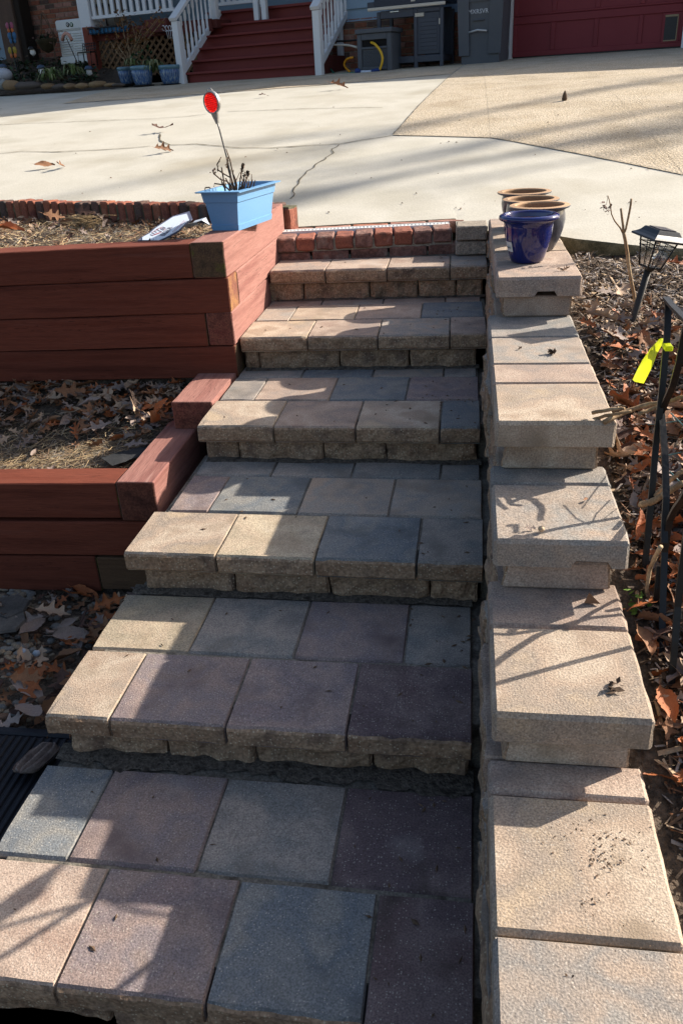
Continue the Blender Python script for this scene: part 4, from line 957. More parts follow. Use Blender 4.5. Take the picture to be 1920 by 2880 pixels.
# wire basket with scrolls
wb = house_thing('scroll_basket', 'white wire scroll basket hanging on the stair newel post', 'basket', HP(*c2(385, 350), .5)[0], .5, HP(*c2(385, 420), .5)[1])
for x in (315, 350, 385, 410):
    u, z = HP(*c2(x, 310), .5); mb = MB(); mb.tube([H(u+.025*math.cos(t), .5, z+.035*math.sin(t)) for t in [k*.52 for k in range(11)]], .006, 5); mb.build('scroll', M_WHITE, wb)
mb = MB()
for x in (345, 370, 395, 420, 435):
    a, b = HP(*c2(x, 340), .5), HP(*c2(395+(x-395)*.6, 425), .5); mb.tube([H(a[0], .5, a[1]), H(b[0], .5, b[1])], .004, 5)
a, b = HP(*c2(335, 345), .5), HP(*c2(440, 335), .5); mb.tube([H(a[0], .5, a[1]), H(b[0], .5, b[1])], .006, 5); mb.build('wires', M_WHITE, wb)
# dry shrub
c0 = gpt(372, 200, .85); random.seed(8)
ds = thing('dry_shrub', 'tall dry shrub with curled brown leaves in front of the lattice', 'shrub', c0)
mb = MB(); tips = []
for i in range(16):
    px = random.uniform(300, 470); py = random.uniform(32, 120); t = gpt(px, py, random.uniform(.6, 1.05)); m_ = c0+(t-c0)*.5+Vector((random.uniform(-.1, .1), 0, .05)); mb.tube([c0+Vector((random.uniform(-.08, .08), 0, 0)), m_, t], [.012, .008, .003], 5); tips += [m_+(t-m_)*k for k in (.2, .5, .8, 1)]
mb.build('stem', M_STEM, ds)
mb = MB()
for t in tips: leafquads(mb, t, 7, (.07, .06, .06), .032, mi=random.choice([0, 1, 2]), flat=1)
M_DRY = [mat('dry_leaf_ochre', [(.20, .10, .035)], bump=0), mat('dry_leaf_brown', [(.12, .06, .03)], bump=0), mat('dry_leaf_rust', [(.16, .065, .025)], bump=0)]
mb.build('foliage', M_DRY, ds)
gs = gpt(400, 165, .95); mb = MB(); leafquads(mb, gs, 90, (.14, .1, .16), .04, flat=1); mb.build('green_shrub', [M_IVY[0], M_IVY[0], M_IVY[1]], label='low dark green shrub against the lattice behind the pots', cat='shrub', loc=gs)

# hanging basket on a crook
hv = .2; hb = gpt(130, 130, hv); hk = house_thing('hanging_basket', 'dark moss hanging basket on wire hangers in front of the brick wall', 'hanging basket', HP(130, 148, hv)[0], hv, HP(130, 148, hv)[1])
u0, zt_ = HP(*c1(512, 440), hv); zb_ = HP(*c1(512, 588), hv)[1]; rr = HP(*c1(608, 440), hv)[0]-u0
mb = MB(); mb.lathe([(0, zb_), (rr*.5, zb_+.04), (rr*.85, zb_+.16), (rr, zt_), (rr*.85, zt_+.02), (0, zt_+.04)], 16, M=Matrix.Translation(H(u0, hv, 0))); mb.build('basket', mat('moss_liner', [(.03, .024, .012), (.055, .042, .02)], scale=18, bump=1), hk)
mb = MB()
ap = gpt(*c1(462, 150), hv)
for th in (.3, 2.4, 4.5): mb.tube([H(u0, hv, zt_)+Vector((rr*math.cos(th), rr*math.sin(th), 0)), ap], .008, 5)
mb.build('hanger', M_DKSTEM, hk)
mb = MB(); mb.tube([ap+Vector((-.02, 0, 0)), ap+Vector((.03, 0, .01)), gpt(*c1(530, 230), hv), gpt(*c1(590, 400), hv), gpt(*c1(610, 640), hv), gpt(*c1(640, 690), hv)], .010, 6); mb.build('crook', M_DKSTEM, hk)
mb = MB(); leafquads(mb, H(u0, hv, zt_+.03), 70, (.14, .14, .05), .04, flat=1); mb.build('foliage', [M_IVY[1], M_LEAF[4], M_LEAF[4]], hk)
# pergola post at the far left, sunlit shrub behind it
a = HP(*c1(40, 0), -.2); b = HP(*c1(230, 620), -.2)
pp = house_thing('timber_post', 'broad dark brown timber post at the corner of the garden bed', 'post', b[0], -.2, b[1])
mb = MB(); mb.box(b[0]-.36, b[0]+.02, -.5, -.2, b[1]-.2, a[1]+1.2, HM, b=.01); mb.build('post', mat('brown_post', [(.085, .055, .042), (.11, .07, .05)], scale=4, stretch=(3, 3, .6), bump=.4), pp)
mb = MB(); mb.box(b[0]+.022, b[0]+.15, -.52, -.25, b[1]-.2, a[1]+1.2, HM, b=.01); mb.build('dark_side_face', mat('dark_post_side', [(.022, .016, .012)], bump=.2), pp)  # slab standing for the darker side face of the post
random.seed(14)
for (cx, cv, lab) in ((-60, -5.5, 'sunlit tan leaved beech shrub far behind the brown post'), (70, -3.0, 'thin strip of sunlit dry foliage between the post and the brick wall')):
    c = gpt(cx, 70, cv); t = thing('beech_shrub', lab, 'shrub', (c.x, c.y, 2.0))
    mb = MB()
    for i in range(9): mb.tube([Vector((c.x, c.y, 1.9)), c+Vector((random.uniform(-.9, .9), random.uniform(-.5, .5), random.uniform(-.2, 1.2)))], [.03, .008], 5)
    mb.build('stem', M_STEM, t)
    mb = MB(); leafquads(mb, c+Vector((0, 0, .1)), 900, (.75 if cx < 0 else .16, .35, .6), .07, flat=1); mb.build('foliage', [mat('beech_leaf', [(.42, .25, .13), (.52, .36, .2)], bump=0), M_LEAF[1], M_LEAF[0]], t)
# butterfly stakes
def butterfly(px, py, s, cols, lab, v=.55):
    p = HP(*c1(px, py), v); t = house_thing('butterfly_stake', lab, 'garden ornament', p[0], v, p[1]-.5); 
    mb = MB(); mb.tube([H(p[0], v, p[1]-.7), H(p[0], v, p[1]+.05)], .008, 5); mb.build('stake', M_BLACK, t)
    for sg in (-1, 1):
        for (dx, dz, rx, rz, ci) in ((.55, .35, .5, .62, 0), (.45, -.45, .38, .42, 1)):
            mb = MB(); mb.ell((p[0]+sg*dx*s, v+.012, p[1]+dz*s), (rx*s, .008, rz*s), 10, 6, M=HM); mb.build('wing', cols[ci], t)
    mb = MB(); mb.ell((p[0], v+.015, p[1]), (.12*s, .02, .8*s), 8, 6, M=HM); mb.build('body', M_BLACK, t)
mp_ = mat('pink_enamel', [(.28, .06, .11)], bump=0, rough=.4); mo_ = mat('orange_enamel', [(.45, .12, .03)], bump=0, rough=.4); mbl = mat('blue_enamel', [(.025, .10, .21)], bump=0, rough=.4); my_ = mat('yellow_enamel', [(.33, .22, .02)], bump=0, rough=.4)
butterfly(118, 305, .085, [mp_, mo_], 'pink and orange butterfly ornament, topmost on the brown post'); butterfly(145, 420, .095, [mbl, mbl], 'blue butterfly ornament in the middle of the brown post'); butterfly(150, 580, .095, [my_, mo_], 'yellow and orange butterfly ornament lowest on the brown post')
def crook(nm, lab, cat, px, m1, curve, v, foot):
    t = thing(nm, lab, cat, gpt(*c1(*foot), v)); mb = MB(); mb.tube([gpt(*c1(*q), v) for q in curve], .028, 7); mb.build('head', m1, t)
    mb = MB(); mb.tube([gpt(*c1(*q), v) for q in (curve[0] if px is None else px, foot)], .008, 5); mb.build('stake', M_BLACK, t)
crook('striped_stake', 'curved pink striped garden stake in front of the white generator', 'garden ornament', (735, 420), mat('faded_pink', [(.42, .15, .10), (.5, .33, .27)], scale=40, bump=0), [(690, 450), (700, 390), (730, 365), (765, 385), (795, 445)], .6, (855, 690))
# miniature bench
bu = HP(*c1(935, 600), .75); bt = house_thing('garden_bench', 'small black wire bench ornament beside the red skirt post', 'bench', bu[0], .75, HP(*c1(935, 690), .75)[1])
z0 = HP(*c1(935, 690), .75)[1]; zs = HP(*c1(935, 575), .75)[1]; zt2 = HP(*c1(935, 475), .75)[1]; ul, ur = HP(*c1(862, 575), .75)[0], HP(*c1(1005, 575), .75)[0]
for u in (ul, ur):
    mb = MB(); mb.tube([H(u, .78, z0-.05), H(u, .76, zs), H(u, .62, zs), H(u, .62, z0-.05)], .010, 5); mb.build('leg', M_BLACK, bt)
mb = MB()
for i in range(8): u = ul+(ur-ul)*i/7; mb.tube([H(u, .62, zs), H(u, .60, zt2)], .006, 5)
for k in (0, .35, .7, 1): mb.tube([H(ul, .61, zs+(zt2-zs)*k), H(ur, .61, zs+(zt2-zs)*k)], .007, 5)
mb.build('backrest', M_BLACK, bt)
mb = MB(); mb.box(ul, ur, .62, .77, zs-.01, zs+.008, HM); mb.build('seat', M_BLACK, bt)
# small solar stakes and a white globe in the bed
def stake_light(px, pyt, pyb, v, lab, m=M_BLACK):
    a = HP(*c1(px, pyt), v); b = HP(*c1(px, pyb), v); t = house_thing('solar_stake', lab, 'garden light', a[0], v, b[1]); M = Matrix.Translation(H(a[0], v, 0))
    mb = MB(); mb.lathe([(0, a[1]), (.05, a[1]-.01), (.075, a[1]-.05), (.07, a[1]-.06), (0, a[1]-.06)], 14, M=M); mb.build('cap', m, t)
    mb = MB(); mb.lathe([(.045, a[1]-.06), (.05, a[1]-.12), (.02, a[1]-.15), (0, a[1]-.15)], 12, M=M); mb.build('lens', M_GEN, t)
    mb = MB(); mb.tube([H(a[0], v, a[1]-.15), H(a[0], v, b[1])], .010, 6); mb.build('stake', M_BLACK, t)
mcap = mat('dusty_blue_cap', [(.05, .075, .12)], bump=0, rough=.4)
stake_light(352, 505, 640, .3, 'black solar stake light standing against the brick wall')
stake_light(450, 712, 790, .9, 'blue topped solar stake light in the ivy below the hanging basket', mcap); stake_light(975, 722, 800, .9, 'blue topped solar stake light in the ivy left of the red post', mcap); stake_light(25, 702, 800, .9, 'blue topped solar stake light at the far end of the ivy', mcap)
mb = MB(); c = gpt(*c1(52, 822), 1.2); mb.ell(c, (.13, .13, .10), 12, 8); mb.build('globe', mat('white_globe', [(.36, .37, .40)], bump=0, rough=.4), label='white globe ornament half hidden in the ivy behind the pale rock', cat='garden ornament', loc=c)

# ================================================================== foreground things
random.seed(31)
# ---- four glazed pots on the top cap
M_COB = mat('cobalt_glaze', [(.004, .008, .085), (.006, .014, .12), (.012, .010, .07)], scale=9, stretch=(1.4, 1.4, .5), rough=.10, bump=.03, bscale=30, spec=.5, coat=.35, fine=.1, var=0)
M_DGL = mat('dark_blue_grey_glaze', [(.030, .035, .055), (.055, .06, .08), (.02, .024, .045)], scale=10, rough=.3, bump=.2, spec=.5, coat=.3, white=(30, .68, .78, (.22, .22, .24)), var=.1)
M_CLAY = mat('raw_clay', [(.40, .26, .155), (.34, .215, .13)], scale=8, bump=.25, bscale=90, fine=.12)
M_INN = mat('clay_inside', [(.23, .135, .075), (.28, .17, .10)], scale=8, bump=.25, fine=.15)
M_DIRT = mat('potting_residue', [(.16, .10, .065), (.11, .07, .05)], scale=12, bump=.4)
M_STK = mat('paper_sticker', [(.60, .60, .58)], bump=0, fine=.05, var=0)
def pot(lab, x, y, z, R_, rb, h, front, grp='glazed flower pots standing on the top cap of the block wall'):
    t = thing('flower_pot', lab, 'flower pot', (x, y, z), 0, grp); M = MW[t.name]
    body = [(0, .001), (rb*.9, .001), (rb, .006), (rb*1.10, h*.12), (rb*1.27, h*.32), (rb*1.42, h*.55), (rb*1.49, h*.74), (rb*1.50, h*.83), (R_*.88, h*.87)] if front else \
           [(0, .001), (rb*.9, .001), (rb, .006), (rb*1.10, h*.10), (rb*1.34, h*.28), (rb*1.53, h*.5), (rb*1.60, h*.68), (rb*1.56, h*.83), (rb*1.5, h*.9)]
    mb = MB(); mb.lathe(body, 48, M=M); mb.build('body', M_COB if front else M_DGL, t)
    if front: rim = [(R_*.88, h*.868), (R_*.95, h*.885), (R_*.995, h*.915), (R_, h*.945), (R_*.985, h*.975), (R_*.93, h*.995), (R_*.86, h), (R_*.81, h*.985), (R_*.79, h*.95), (R_*.785, h*.90), (R_*.77, h*.87)]
    else: rim = [(rb*1.5, h*.88), (R_*.88, h*.915), (R_*.985, h*.945), (R_, h*.965), (R_*.99, h*.985)]
    mb = MB(); mb.lathe(rim, 48, M=M); mb.build('rim', M_COB if front else M_DGL, t)
    if not front:
        mb = MB(); mb.lathe([(R_*.99, h*.985), (R_*.96, h*.994), (R_*.93, h*.988), (R_*.91, h*.996), (R_*.88, h*.988), (R_*.86, h*.994), (R_*.82, h), (R_*.785, h*.99), (R_*.775, h*.96)], 48, M=M); mb.build('lip', M_CLAY, t)
    q = R_*.77; mb = MB(); mb.lathe([(q, h*.96 if not front else h*.87), (q*.985, h*.8), (q*.9, h*.45), (q*.7, h*.12), (q*.6, h*.08), (0, h*.08)], 40, M=M); mb.build('inside', M_INN, t)
    return t
zp = 1.1425
p1 = pot('glossy cobalt blue pot with a white price sticker, nearest on the top cap', .436, 1.607, zp, .1145, .062, .178, True)
# sticker on the lower left of the blue pot
mb = MB(); M = MW[p1.name]; vs = []
for i in range(5):
    th = R(232)-R(26)*i/4
    for zz_, rr_ in ((.046, .0768), (.084, .0872)): vs.append((-(rr_+.0006)*math.cos(th-R(232)+R(42)), -(rr_+.0006)*math.sin(th-R(232)+R(42)), zz_))
mb.add(vs, [(2*i, 2*i+1, 2*i+3, 2*i+2) for i in range(4)], M=M); mb.add([(v[0]*1.004, v[1]*1.004, .054+.012*(v[2] > .06)) for v in vs[2:8]], [(0, 1, 3, 2), (2, 3, 5, 4)], 1, M=M)
mb.build('price_sticker', [M_STK, mat('barcode_print', [(.28, .28, .27)], bump=0)], p1)
def rimxy(l, r, z): a, b = at_z(*l, z), at_z(*r, z); return (a+b)/2, (a-b).length/2
for (l, r, h, rb, lab) in (((1431, 576), (1604, 573), .180, .066, 'grey blue pot with a raw clay rim directly behind the cobalt blue pot'), ((1412.6, 558), (1573, 556), .170, .066, 'grey blue clay rimmed pot, third back of the four on the cap'), ((1399, 537), (1550, 536), .166, .066, 'grey blue clay rimmed pot farthest back, beside the concrete driveway')):
    c, rr = rimxy(l, r, zp+h); pot(lab, c.x, c.y, zp, rr, rb, h, False)

# ---- blue window box with dead plants and the reflector
fb = at_z(671.1, 649, 1.2478); lb = at_z(599.3, 651.9, 1.2478); rb_ = at_z(753.4, 619.4, 1.2478)
e1 = (lb-fb); e1.z = 0; e2 = (rb_-fb); e2.z = 0; L1, L2 = e1.length, e2.length; e2.normalize(); e1 = Vector((-e2.y, e2.x, 0))
L1 = .125; L2 = .345; BHgt = .163
wbx = thing('planter_box', 'sky blue plastic window box with dead plants standing on the red timber corner', 'planter', fb+e1*L1/2+e2*L2/2, math.atan2(e2.y, e2.x))
M_SKYB = mat('sky_blue_plastic', [(.145, .32, .55), (.135, .30, .52)], scale=3, rough=.38, bump=.04, spec=.45, fine=.04, var=0)
M_SKYD = mat('blue_groove', [(.11, .25, .45)], bump=0, fine=0, var=0)
def ring(mb, o0, o1, z0, z1, mi=0):       # frustum walls, outward offset o at height z
    vs = []
    for o_, z in ((o0, z0), (o1, z1)):
        for a, b in ((-o_, -o_), (L2+o_, -o_), (L2+o_, L1+o_), (-o_, L1+o_)): vs.append(fb+e2*a+e1*b+Vector((0, 0, z)))
    mb.add(vs, [(i, (i+1) % 4, 4+(i+1) % 4, 4+i) for i in range(4)], mi)
oo = lambda z: .001+.0235*z/BHgt
mb = MB(); ring(mb, oo(0)+.001, oo(.024)+.001, 0, .024); ring(mb, oo(.024)+.001, oo(.026)-.002, .024, .026, 1); ring(mb, oo(.026)-.002, oo(.118)-.002, .026, .118); ring(mb, oo(.118)-.002, oo(.118)+.002, .118, .120, 1); ring(mb, oo(.12)+.002, oo(BHgt)+.002, .120, BHgt-.004)
vs = [fb+e2*a+e1*b+Vector((0, 0, .002)) for a, b in ((0, 0), (L2, 0), (L2, L1), (0, L1))]; mb.add(vs, [(3, 2, 1, 0)])
mb.build('box', [M_SKYB, M_SKYD], wbx)
mb = MB(); ring(mb, oo(BHgt)+.002, oo(BHgt)+.020, BHgt-.004, BHgt-.002); ring(mb, oo(BHgt)+.020, oo(BHgt)+.021, BHgt-.002, BHgt+.003); ring(mb, oo(BHgt)+.021, oo(BHgt)-.002, BHgt+.003, BHgt+.004); ring(mb, oo(BHgt)-.002, oo(.13)-.004, BHgt+.004, .125); mb.build('rim', M_SKYB, wbx)
mb = MB(); vs = [fb+e2*a+e1*b+Vector((0, 0, .128)) for a, b in ((-.016, -.016), (L2+.016, -.016), (L2+.016, L1+.016), (-.016, L1+.016))]; mb.add(vs, [(0, 1, 2, 3)]); mb.build('soil', M_SOIL, wbx)
mb = MB()
for i in range(26):
    c = fb+e2*random.uniform(.0, .16)+e1*random.uniform(.02, L1)+Vector((0, 0, .135)); s_ = random.uniform(.007, .014)
    mb.ell(c, (s_, s_*1.6, s_*.7), 7, 4, jit=.5, seed=i)
o = mb.build('blue_scraps', M_SKYB, wbx); o['kind'] = 'stuff'
zq = lambda x, y: (540+x/5.225, 250+y/5.225)
yp = fb.y+.10
dp = thing('dead_plant', 'dead brown stems of a dried plant sticking up from the blue window box', 'plant', at_y(*zq(620, 1470), yp))
ST = [[(640, 1490), (560, 1300), (470, 1250), (385, 1190), (370, 1110), (430, 1000)], [(630, 1490), (520, 1360), (420, 1330), (330, 1250), (305, 1195), (340, 1190)], [(490, 1500), (460, 1300), (440, 1170), (430, 1150)], [(560, 1500), (470, 1410), (330, 1390), (325, 1440)],
      [(640, 1490), (560, 1280), (520, 1130), (530, 1000)], [(655, 1490), (600, 1250), (560, 1050), (500, 880)], [(690, 1490), (710, 1330), (735, 1180), (755, 1110)], [(760, 1470), (785, 1370), (820, 1270), (830, 1215)], [(720, 1480), (760, 1330), (770, 1250)], [(840, 1470), (880, 1390), (890, 1330)], [(900, 1470), (915, 1380), (930, 1340)], [(800, 1475), (835, 1400), (830, 1330)],
      [(660, 1480), (640, 1330), (600, 1240), (610, 1190)], [(320, 1510), (250, 1445), (200, 1450), (185, 1500)], [(580, 1490), (540, 1400), (500, 1310)]]
mb = MB()
for i, s in enumerate(ST):
    yy = yp+random.uniform(-.02, .05); mb.tube([at_y(*zq(*p), yy+(k-2)*random.uniform(-.008, .008)) for k, p in enumerate(s)], [.0040]+[.0031]*(len(s)-2)+[.0018], 5)
mb.build('stem', M_DKSTEM, dp)
mb = MB()
for i in range(18):
    x0_ = random.uniform(470, 860); x1_ = x0_+random.uniform(-130, 110); y1_ = random.uniform(1180, 1400); yy = yp+random.uniform(-.03, .05)
    mb.tube([at_y(*zq(x0_, 1490), yy), at_y(*zq((x0_+x1_)/2+random.uniform(-25, 25), (1490+y1_)/2), yy), at_y(*zq(x1_, y1_), yy)], [.0026, .0022, .0014], 5)
mb.build('side_stem', M_DKSTEM, dp)
mb = MB()
for s, n in ((ST[6], 36), (ST[7], 30), (ST[1], 16), (ST[4], 22), (ST[8], 10), (ST[0], 6)):
    for _ in range(n):
        k = random.uniform(len(s)*.45, len(s)-1); i = min(int(k), len(s)-2); f = k-i; c = at_y(*zq(s[i][0]+(s[i+1][0]-s[i][0])*f, s[i][1]+(s[i+1][1]-s[i][1])*f), yp+.012)
        leafquads(mb, c, 1, (.003, .004, .004), .008, mi=0, flat=1)
o = mb.build('withered_leaf_clump', M_DKSTEM, dp); o['kind'] = 'stuff'
# reflector on a stake
rf = thing('reflector_stake', 'round red driveway reflector on a leaning grey metal stake in the blue window box', 'reflector', at_y(*zq(610, 1450), yp+.01))
c = at_y(*zq(290, 197), yp+.01); st0 = at_y(*zq(612, 1470), yp+.01); st1 = at_y(*zq(350, 420), yp+.01); ax_ = (c-st0).normalized()
M_ALU = mat('aluminium', [(.42, .42, .41)], metal=.85, rough=.38, bump=.1)
mb = MB(); mb.tube([st0, at_y(*zq(500, 960), yp+.01), at_y(*zq(405, 600), yp+.01), st1], .0036, 7); mb.build('stake', mat('grey_stake', [(.15, .145, .14)], metal=.5, rough=.45, bump=.1), rf)
n_ = Vector((-.50, -.85, .10)).normalized(); n_ = (n_-ax_*n_.dot(ax_)).normalized(); xx = ax_.cross(n_); FM = Matrix((( -xx.x, ax_.x, n_.x, c.x), (-xx.y, ax_.y, n_.y, c.y), (-xx.z, ax_.z, n_.z, c.z), (0, 0, 0, 1)))
mb = MB(); mb.lathe([(.039, 0), (.039, -.010), (.0445, -.009), (.0445, .006), (.042, .008), (.039, .006), (.039, .0)], 32, M=FM); mb.build('housing', M_ALU, rf)
mb = MB(); vs = []; mb.add([(-.020, -.038, -.008), (.020, -.038, -.008), (.020, -.038, .003), (-.020, -.038, .003), (-.005, -.085, -.005), (.005, -.085, -.005), (.005, -.085, .002), (-.005, -.085, .002)], [(0, 4, 5, 1), (1, 5, 6, 2), (2, 6, 7, 3), (3, 7, 4, 0)], M=FM); mb.build('neck', M_ALU, rf)
mb = MB(); mb.tube([FM @ Vector((-.02, .041, -.002)), FM @ Vector((-.012, .052, -.002)), FM @ Vector((.006, .054, -.002)), FM @ Vector((.012, .042, -.002))], .0016, 5); mb.build('hanging_loop', M_ALU, rf)
M_LENS = mat('red_lens', [(.85, .012, .008)], rough=.22, bump=0, spec=.6, coat=.6, fine=.12, fscale=400, var=0)
_t = M_LENS.node_tree; _tr = _t.nodes.new('ShaderNodeBsdfTranslucent'); _tr.inputs[0].default_value = (1.0, .03, .015, 1); _mx = _t.nodes.new('ShaderNodeMixShader'); _mx.inputs[0].default_value = .45
_b = _t.nodes['Principled BSDF']; _o = [n for n in _t.nodes if n.type == 'OUTPUT_MATERIAL'][0]; _t.links.new(_b.outputs[0], _mx.inputs[1]); _t.links.new(_tr.outputs[0], _mx.inputs[2]); _t.links.new(_mx.outputs[0], _o.inputs[0])
mb = MB(); 
for i in range(-4, 5):
    for j in range(-5, 6):
        x, y = i*.0092+(.0046 if j % 2 else 0), j*.0080
        if math.hypot(x, y) < .035: mb.ell((x, y, .001), (.0050, .0050, .0042), 6, 4, M=FM)
mb.lathe([(0, .002), (.0388, .002)], 28, M=FM); mb.build('lens', M_LENS, rf)

# ---- yard sign lying on the mulch of the upper bed
zs6 = lambda x, y: (380+x/8.711, 590+y/8.711)
M_SIGNW = mat('sign_white_print', [(.56, .62, .70)], rough=.4, bump=0, fine=.03, var=0); M_SIGNB = mat('sign_dark_border', [(.085, .09, .135)], rough=.4, bump=0, var=0)
yA, yB = 2.02, 2.20
pa = at_y(*zs6(180, 720), 1.97); pb = at_y(*zs6(1345, 45), 2.30); 
cpt = [(180, 660, 1.98), (470, 440, 2.12), (930, 150, 2.26), (1330, 40, 2.31), (1400, 215, 2.24), (1080, 500, 2.06), (720, 690, 1.975), (440, 745, 1.96), (180, 745, 1.955)]
A_, B2_, C2_ = at_y(*zs6(300, 640), 1.985), at_y(*zs6(1340, 120), 2.285), at_y(*zs6(850, 420), 2.085)
Xs = (B2_-A_).normalized(); Q_ = at_y(*zs6(700, 290), 2.20)-A_; Ys = (Q_-Xs*Q_.dot(Xs)).normalized(); Nn = Xs.cross(Ys)
if Nn.z < 0: Nn = -Nn
def on_plane(px, py, off=0.0):
    d = Vector(ray(px, py)); t = Nn.dot(A_+Nn*off-Vector(CAM))/Nn.dot(d); return Vector(CAM)+d*t
sg = thing('yard_sign', 'white octagonal security sign with a red maze logo lying in the upper bed', 'sign', A_)
outl = [(60, 745), (180, 655), (340, 560), (470, 440), (930, 150), (1335, 32), (1405, 210), (1210, 385), (1060, 520), (760, 680), (610, 745)]
def plate(mb, pts, o0, o1, mi=0):
    n = len(pts); vs = [on_plane(*zs6(*p), o1) for p in pts]; up_ = [v-Nn*(o1-o0) for v in vs]
    mb.add(vs+up_, [tuple(range(n)), tuple(range(2*n-1, n-1, -1))]+[(i, i+n, (i+1) % n+n, (i+1) % n) for i in range(n)], mi)
mb = MB(); plate(mb, outl, -.006, .0); mb.build('border', M_SIGNB, sg)
mb = MB(); plate(mb, [(180, 740), (178, 672), (360, 575), (500, 450), (935, 170), (1268, 92), (1322, 240), (1190, 365), (1045, 505), (750, 665), (590, 740)], .0005, .0025); mb.build('face', M_SIGNW, sg)
M_SRED = mat('sign_red_print', [(.33, .05, .07)], bump=0, fine=0, var=0); M_SINK = mat('sign_dark_print', [(.10, .09, .12)], bump=0, fine=0, var=0)
def stroke(mb, a, b, w_, mi):
    d = Vector((b[0]-a[0], b[1]-a[1])); d.normalize(); nrm = Vector((-d.y, d.x))*w_
    vs = [on_plane(*zs6(q[0]+s_*nrm.x, q[1]+s_*nrm.y), .0033) for q in (a, b) for s_ in (-1, 1)]; mb.add(vs, [(0, 1, 3, 2)], mi)
mb = MB()
for a, b in (((370, 605), (440, 635)), ((405, 562), (490, 598)), ((465, 520), (535, 555)), ((520, 478), (600, 515)), ((590, 515), (660, 545)), ((625, 470), (700, 500)), ((660, 448), (730, 478)), ((685, 420), (755, 452))): stroke(mb, a, b, 9, 1)
for a, b in (((430, 628), (590, 575)), ((590, 575), (650, 540)), ((410, 560), (480, 520)), ((490, 598), (610, 555)), ((480, 520), (620, 440)), ((530, 480), (680, 418)), ((620, 440), (650, 462)), ((700, 500), (740, 460))): stroke(mb, a, b, 5, 0)
mb.build('logo', [M_SRED, M_SINK], sg)
def sign_text(body, p, size, m, up_px, sx=1.0):
    # baseline runs along the sign; p = start pixel, q = direction pixel
    a, b = on_plane(*zs6(*p), .0032), on_plane(*zs6(*up_px), .0032); X = (b-a).normalized(); Y = Nn.cross(X)
    M = Matrix(((X.x, Y.x, Nn.x, a.x), (X.y, Y.y, Nn.y, a.y), (X.z, Y.z, Nn.z, a.z), (0, 0, 0, 1))); return text3d('lettering', body, size, M, m, sg, .0002, 'LEFT', sx)
sign_text('VECTOR', (640, 640), .036, M_SINK, (1130, 200), .95); sign_text('SECURITY', (690, 640), .022, M_SINK, (1150, 235), .95)
mb = MB()
for k in range(14): 
    t0, t1 = k/14, (k+.75)/14; stroke(mb, (915+300*t0, 545-290*t0), (915+300*t1, 545-290*t1), 4, 0)
stroke(mb, (950, 545), (1240, 270), 2.2, 0); mb.build('small_print', [M_SRED], sg)
mb = MB(); a = at_y(*zs6(480, 742), 1.93); b = at_y(*zs6(640, 600), 2.04)+Vector((0, 0, .012)); mb.tube([a, b], .004, 5); mb.build('twig', M_DKSTEM, label='short dark twig lying across the fallen security sign', cat='twig', loc=a)
# a grey bracket beside the box and blue plastic scrap
mb = MB(); a = at_y(*zs6(1230, 385), 2.24); b = at_y(*zs6(1530, 330), 2.26); mb.bar([a, b], .018, .012, side=Vector((0, 0, 1))); mb.build('metal_bracket', M_ALU, label='short grey metal strip lying between the sign and the blue window box', cat='bracket', loc=a)
mb = MB(); a = at_y(*zs6(1400, 330), 2.3); mb.add([a, a+Vector((.05, 0, .012)), a+Vector((.06, .04, .02)), a+Vector((.0, .05, .006)), a+Vector((.085, .01, -.012))], [(0, 1, 2, 3), (1, 4, 2)]); mb.build('blue_scrap', M_SIGNW, label='crumpled pale blue plastic scrap beside the window box', cat='scrap', loc=a)

# ---- leaves
def oak(seed, L=.11, lobed=True):
    rnd = random.Random(seed); n = 24; vs = []; cu = rnd.uniform(-1.2, 2.2); fo = rnd.uniform(.05, 1.0); tw = rnd.uniform(-.9, .9); ph = rnd.uniform(0, .6); wv = rnd.uniform(.01, .03)
    for i in range(n+1):
        t = i/n; base = (math.sin(math.pi*t**.85))**.8
        lob = max(0.0, math.cos(2*math.pi*(t*3.4-ph)))**.8 if lobed else 1
        w_ = L*base*(.11+.25*lob*(1.05-.35*abs(t-.55)*2)) if lobed else L*.23*base*(1+.06*math.sin(t*40))
        w_ = max(w_, .004*L)
        x = L*(t-.5); z = L*.35*cu*(t-.45)**2
        for s in (-2, -1, 0, 1, 2):
            f = s/2; ww = w_*rnd.uniform(.9, 1.1) if s else 0
            dx = .05*L*lob*abs(f) if lobed else 0
            y = f*ww*(1-.22*fo*abs(f)); zz = z+abs(f)**1.4*ww*math.sin(fo)*.9+f*tw*L*.12*(t-.5)+wv*L*math.sin(t*11+s*1.3+seed)*abs(f)
            vs.append((x+dx, y, zz))
    fs = []
    for i in range(n):
        for s in range(4): a = i*5+s; fs.append((a, a+1, a+6, a+5))
    k = len(vs); vs += [(-L*.5, -.010*L, 0), (-L*.5, .010*L, 0), (-L*.72, 0, .05*L)]; fs.append((k, k+1, k+2))
    return vs, fs
LM = []
for i in range(14):
    vs, fs = oak(i*3+1, 1.0, i % 3 != 2); me = bpy.data.meshes.new('oak_leaf'); me.from_pydata(vs, [], fs); me.polygons.foreach_set('use_smooth', [True]*len(fs)); LM.append(me)
LMM = {}
def leaf_mesh(i, m):
    if (i, m) not in LMM: me = LM[i].copy(); me.materials.append(M_LEAF[m]); LMM[(i, m)] = me
    return LMM[(i, m)]
def leaf(p, size, m, lab, grp=None, rot=None, var=None):
    o = bpy.data.objects.new('fallen_leaf', leaf_mesh(random.randrange(14) if var is None else var, m)); COL.objects.link(o)
    o.location = p; o.scale = (size,)*3; o.rotation_euler = rot or (random.uniform(-.5, .5), random.uniform(-.5, .5), random.uniform(0, 6.28)); tag(o, lab, 'leaf', grp); return o
wl_ = [0, 0, 1, 1, 3, 3, 4, 2]
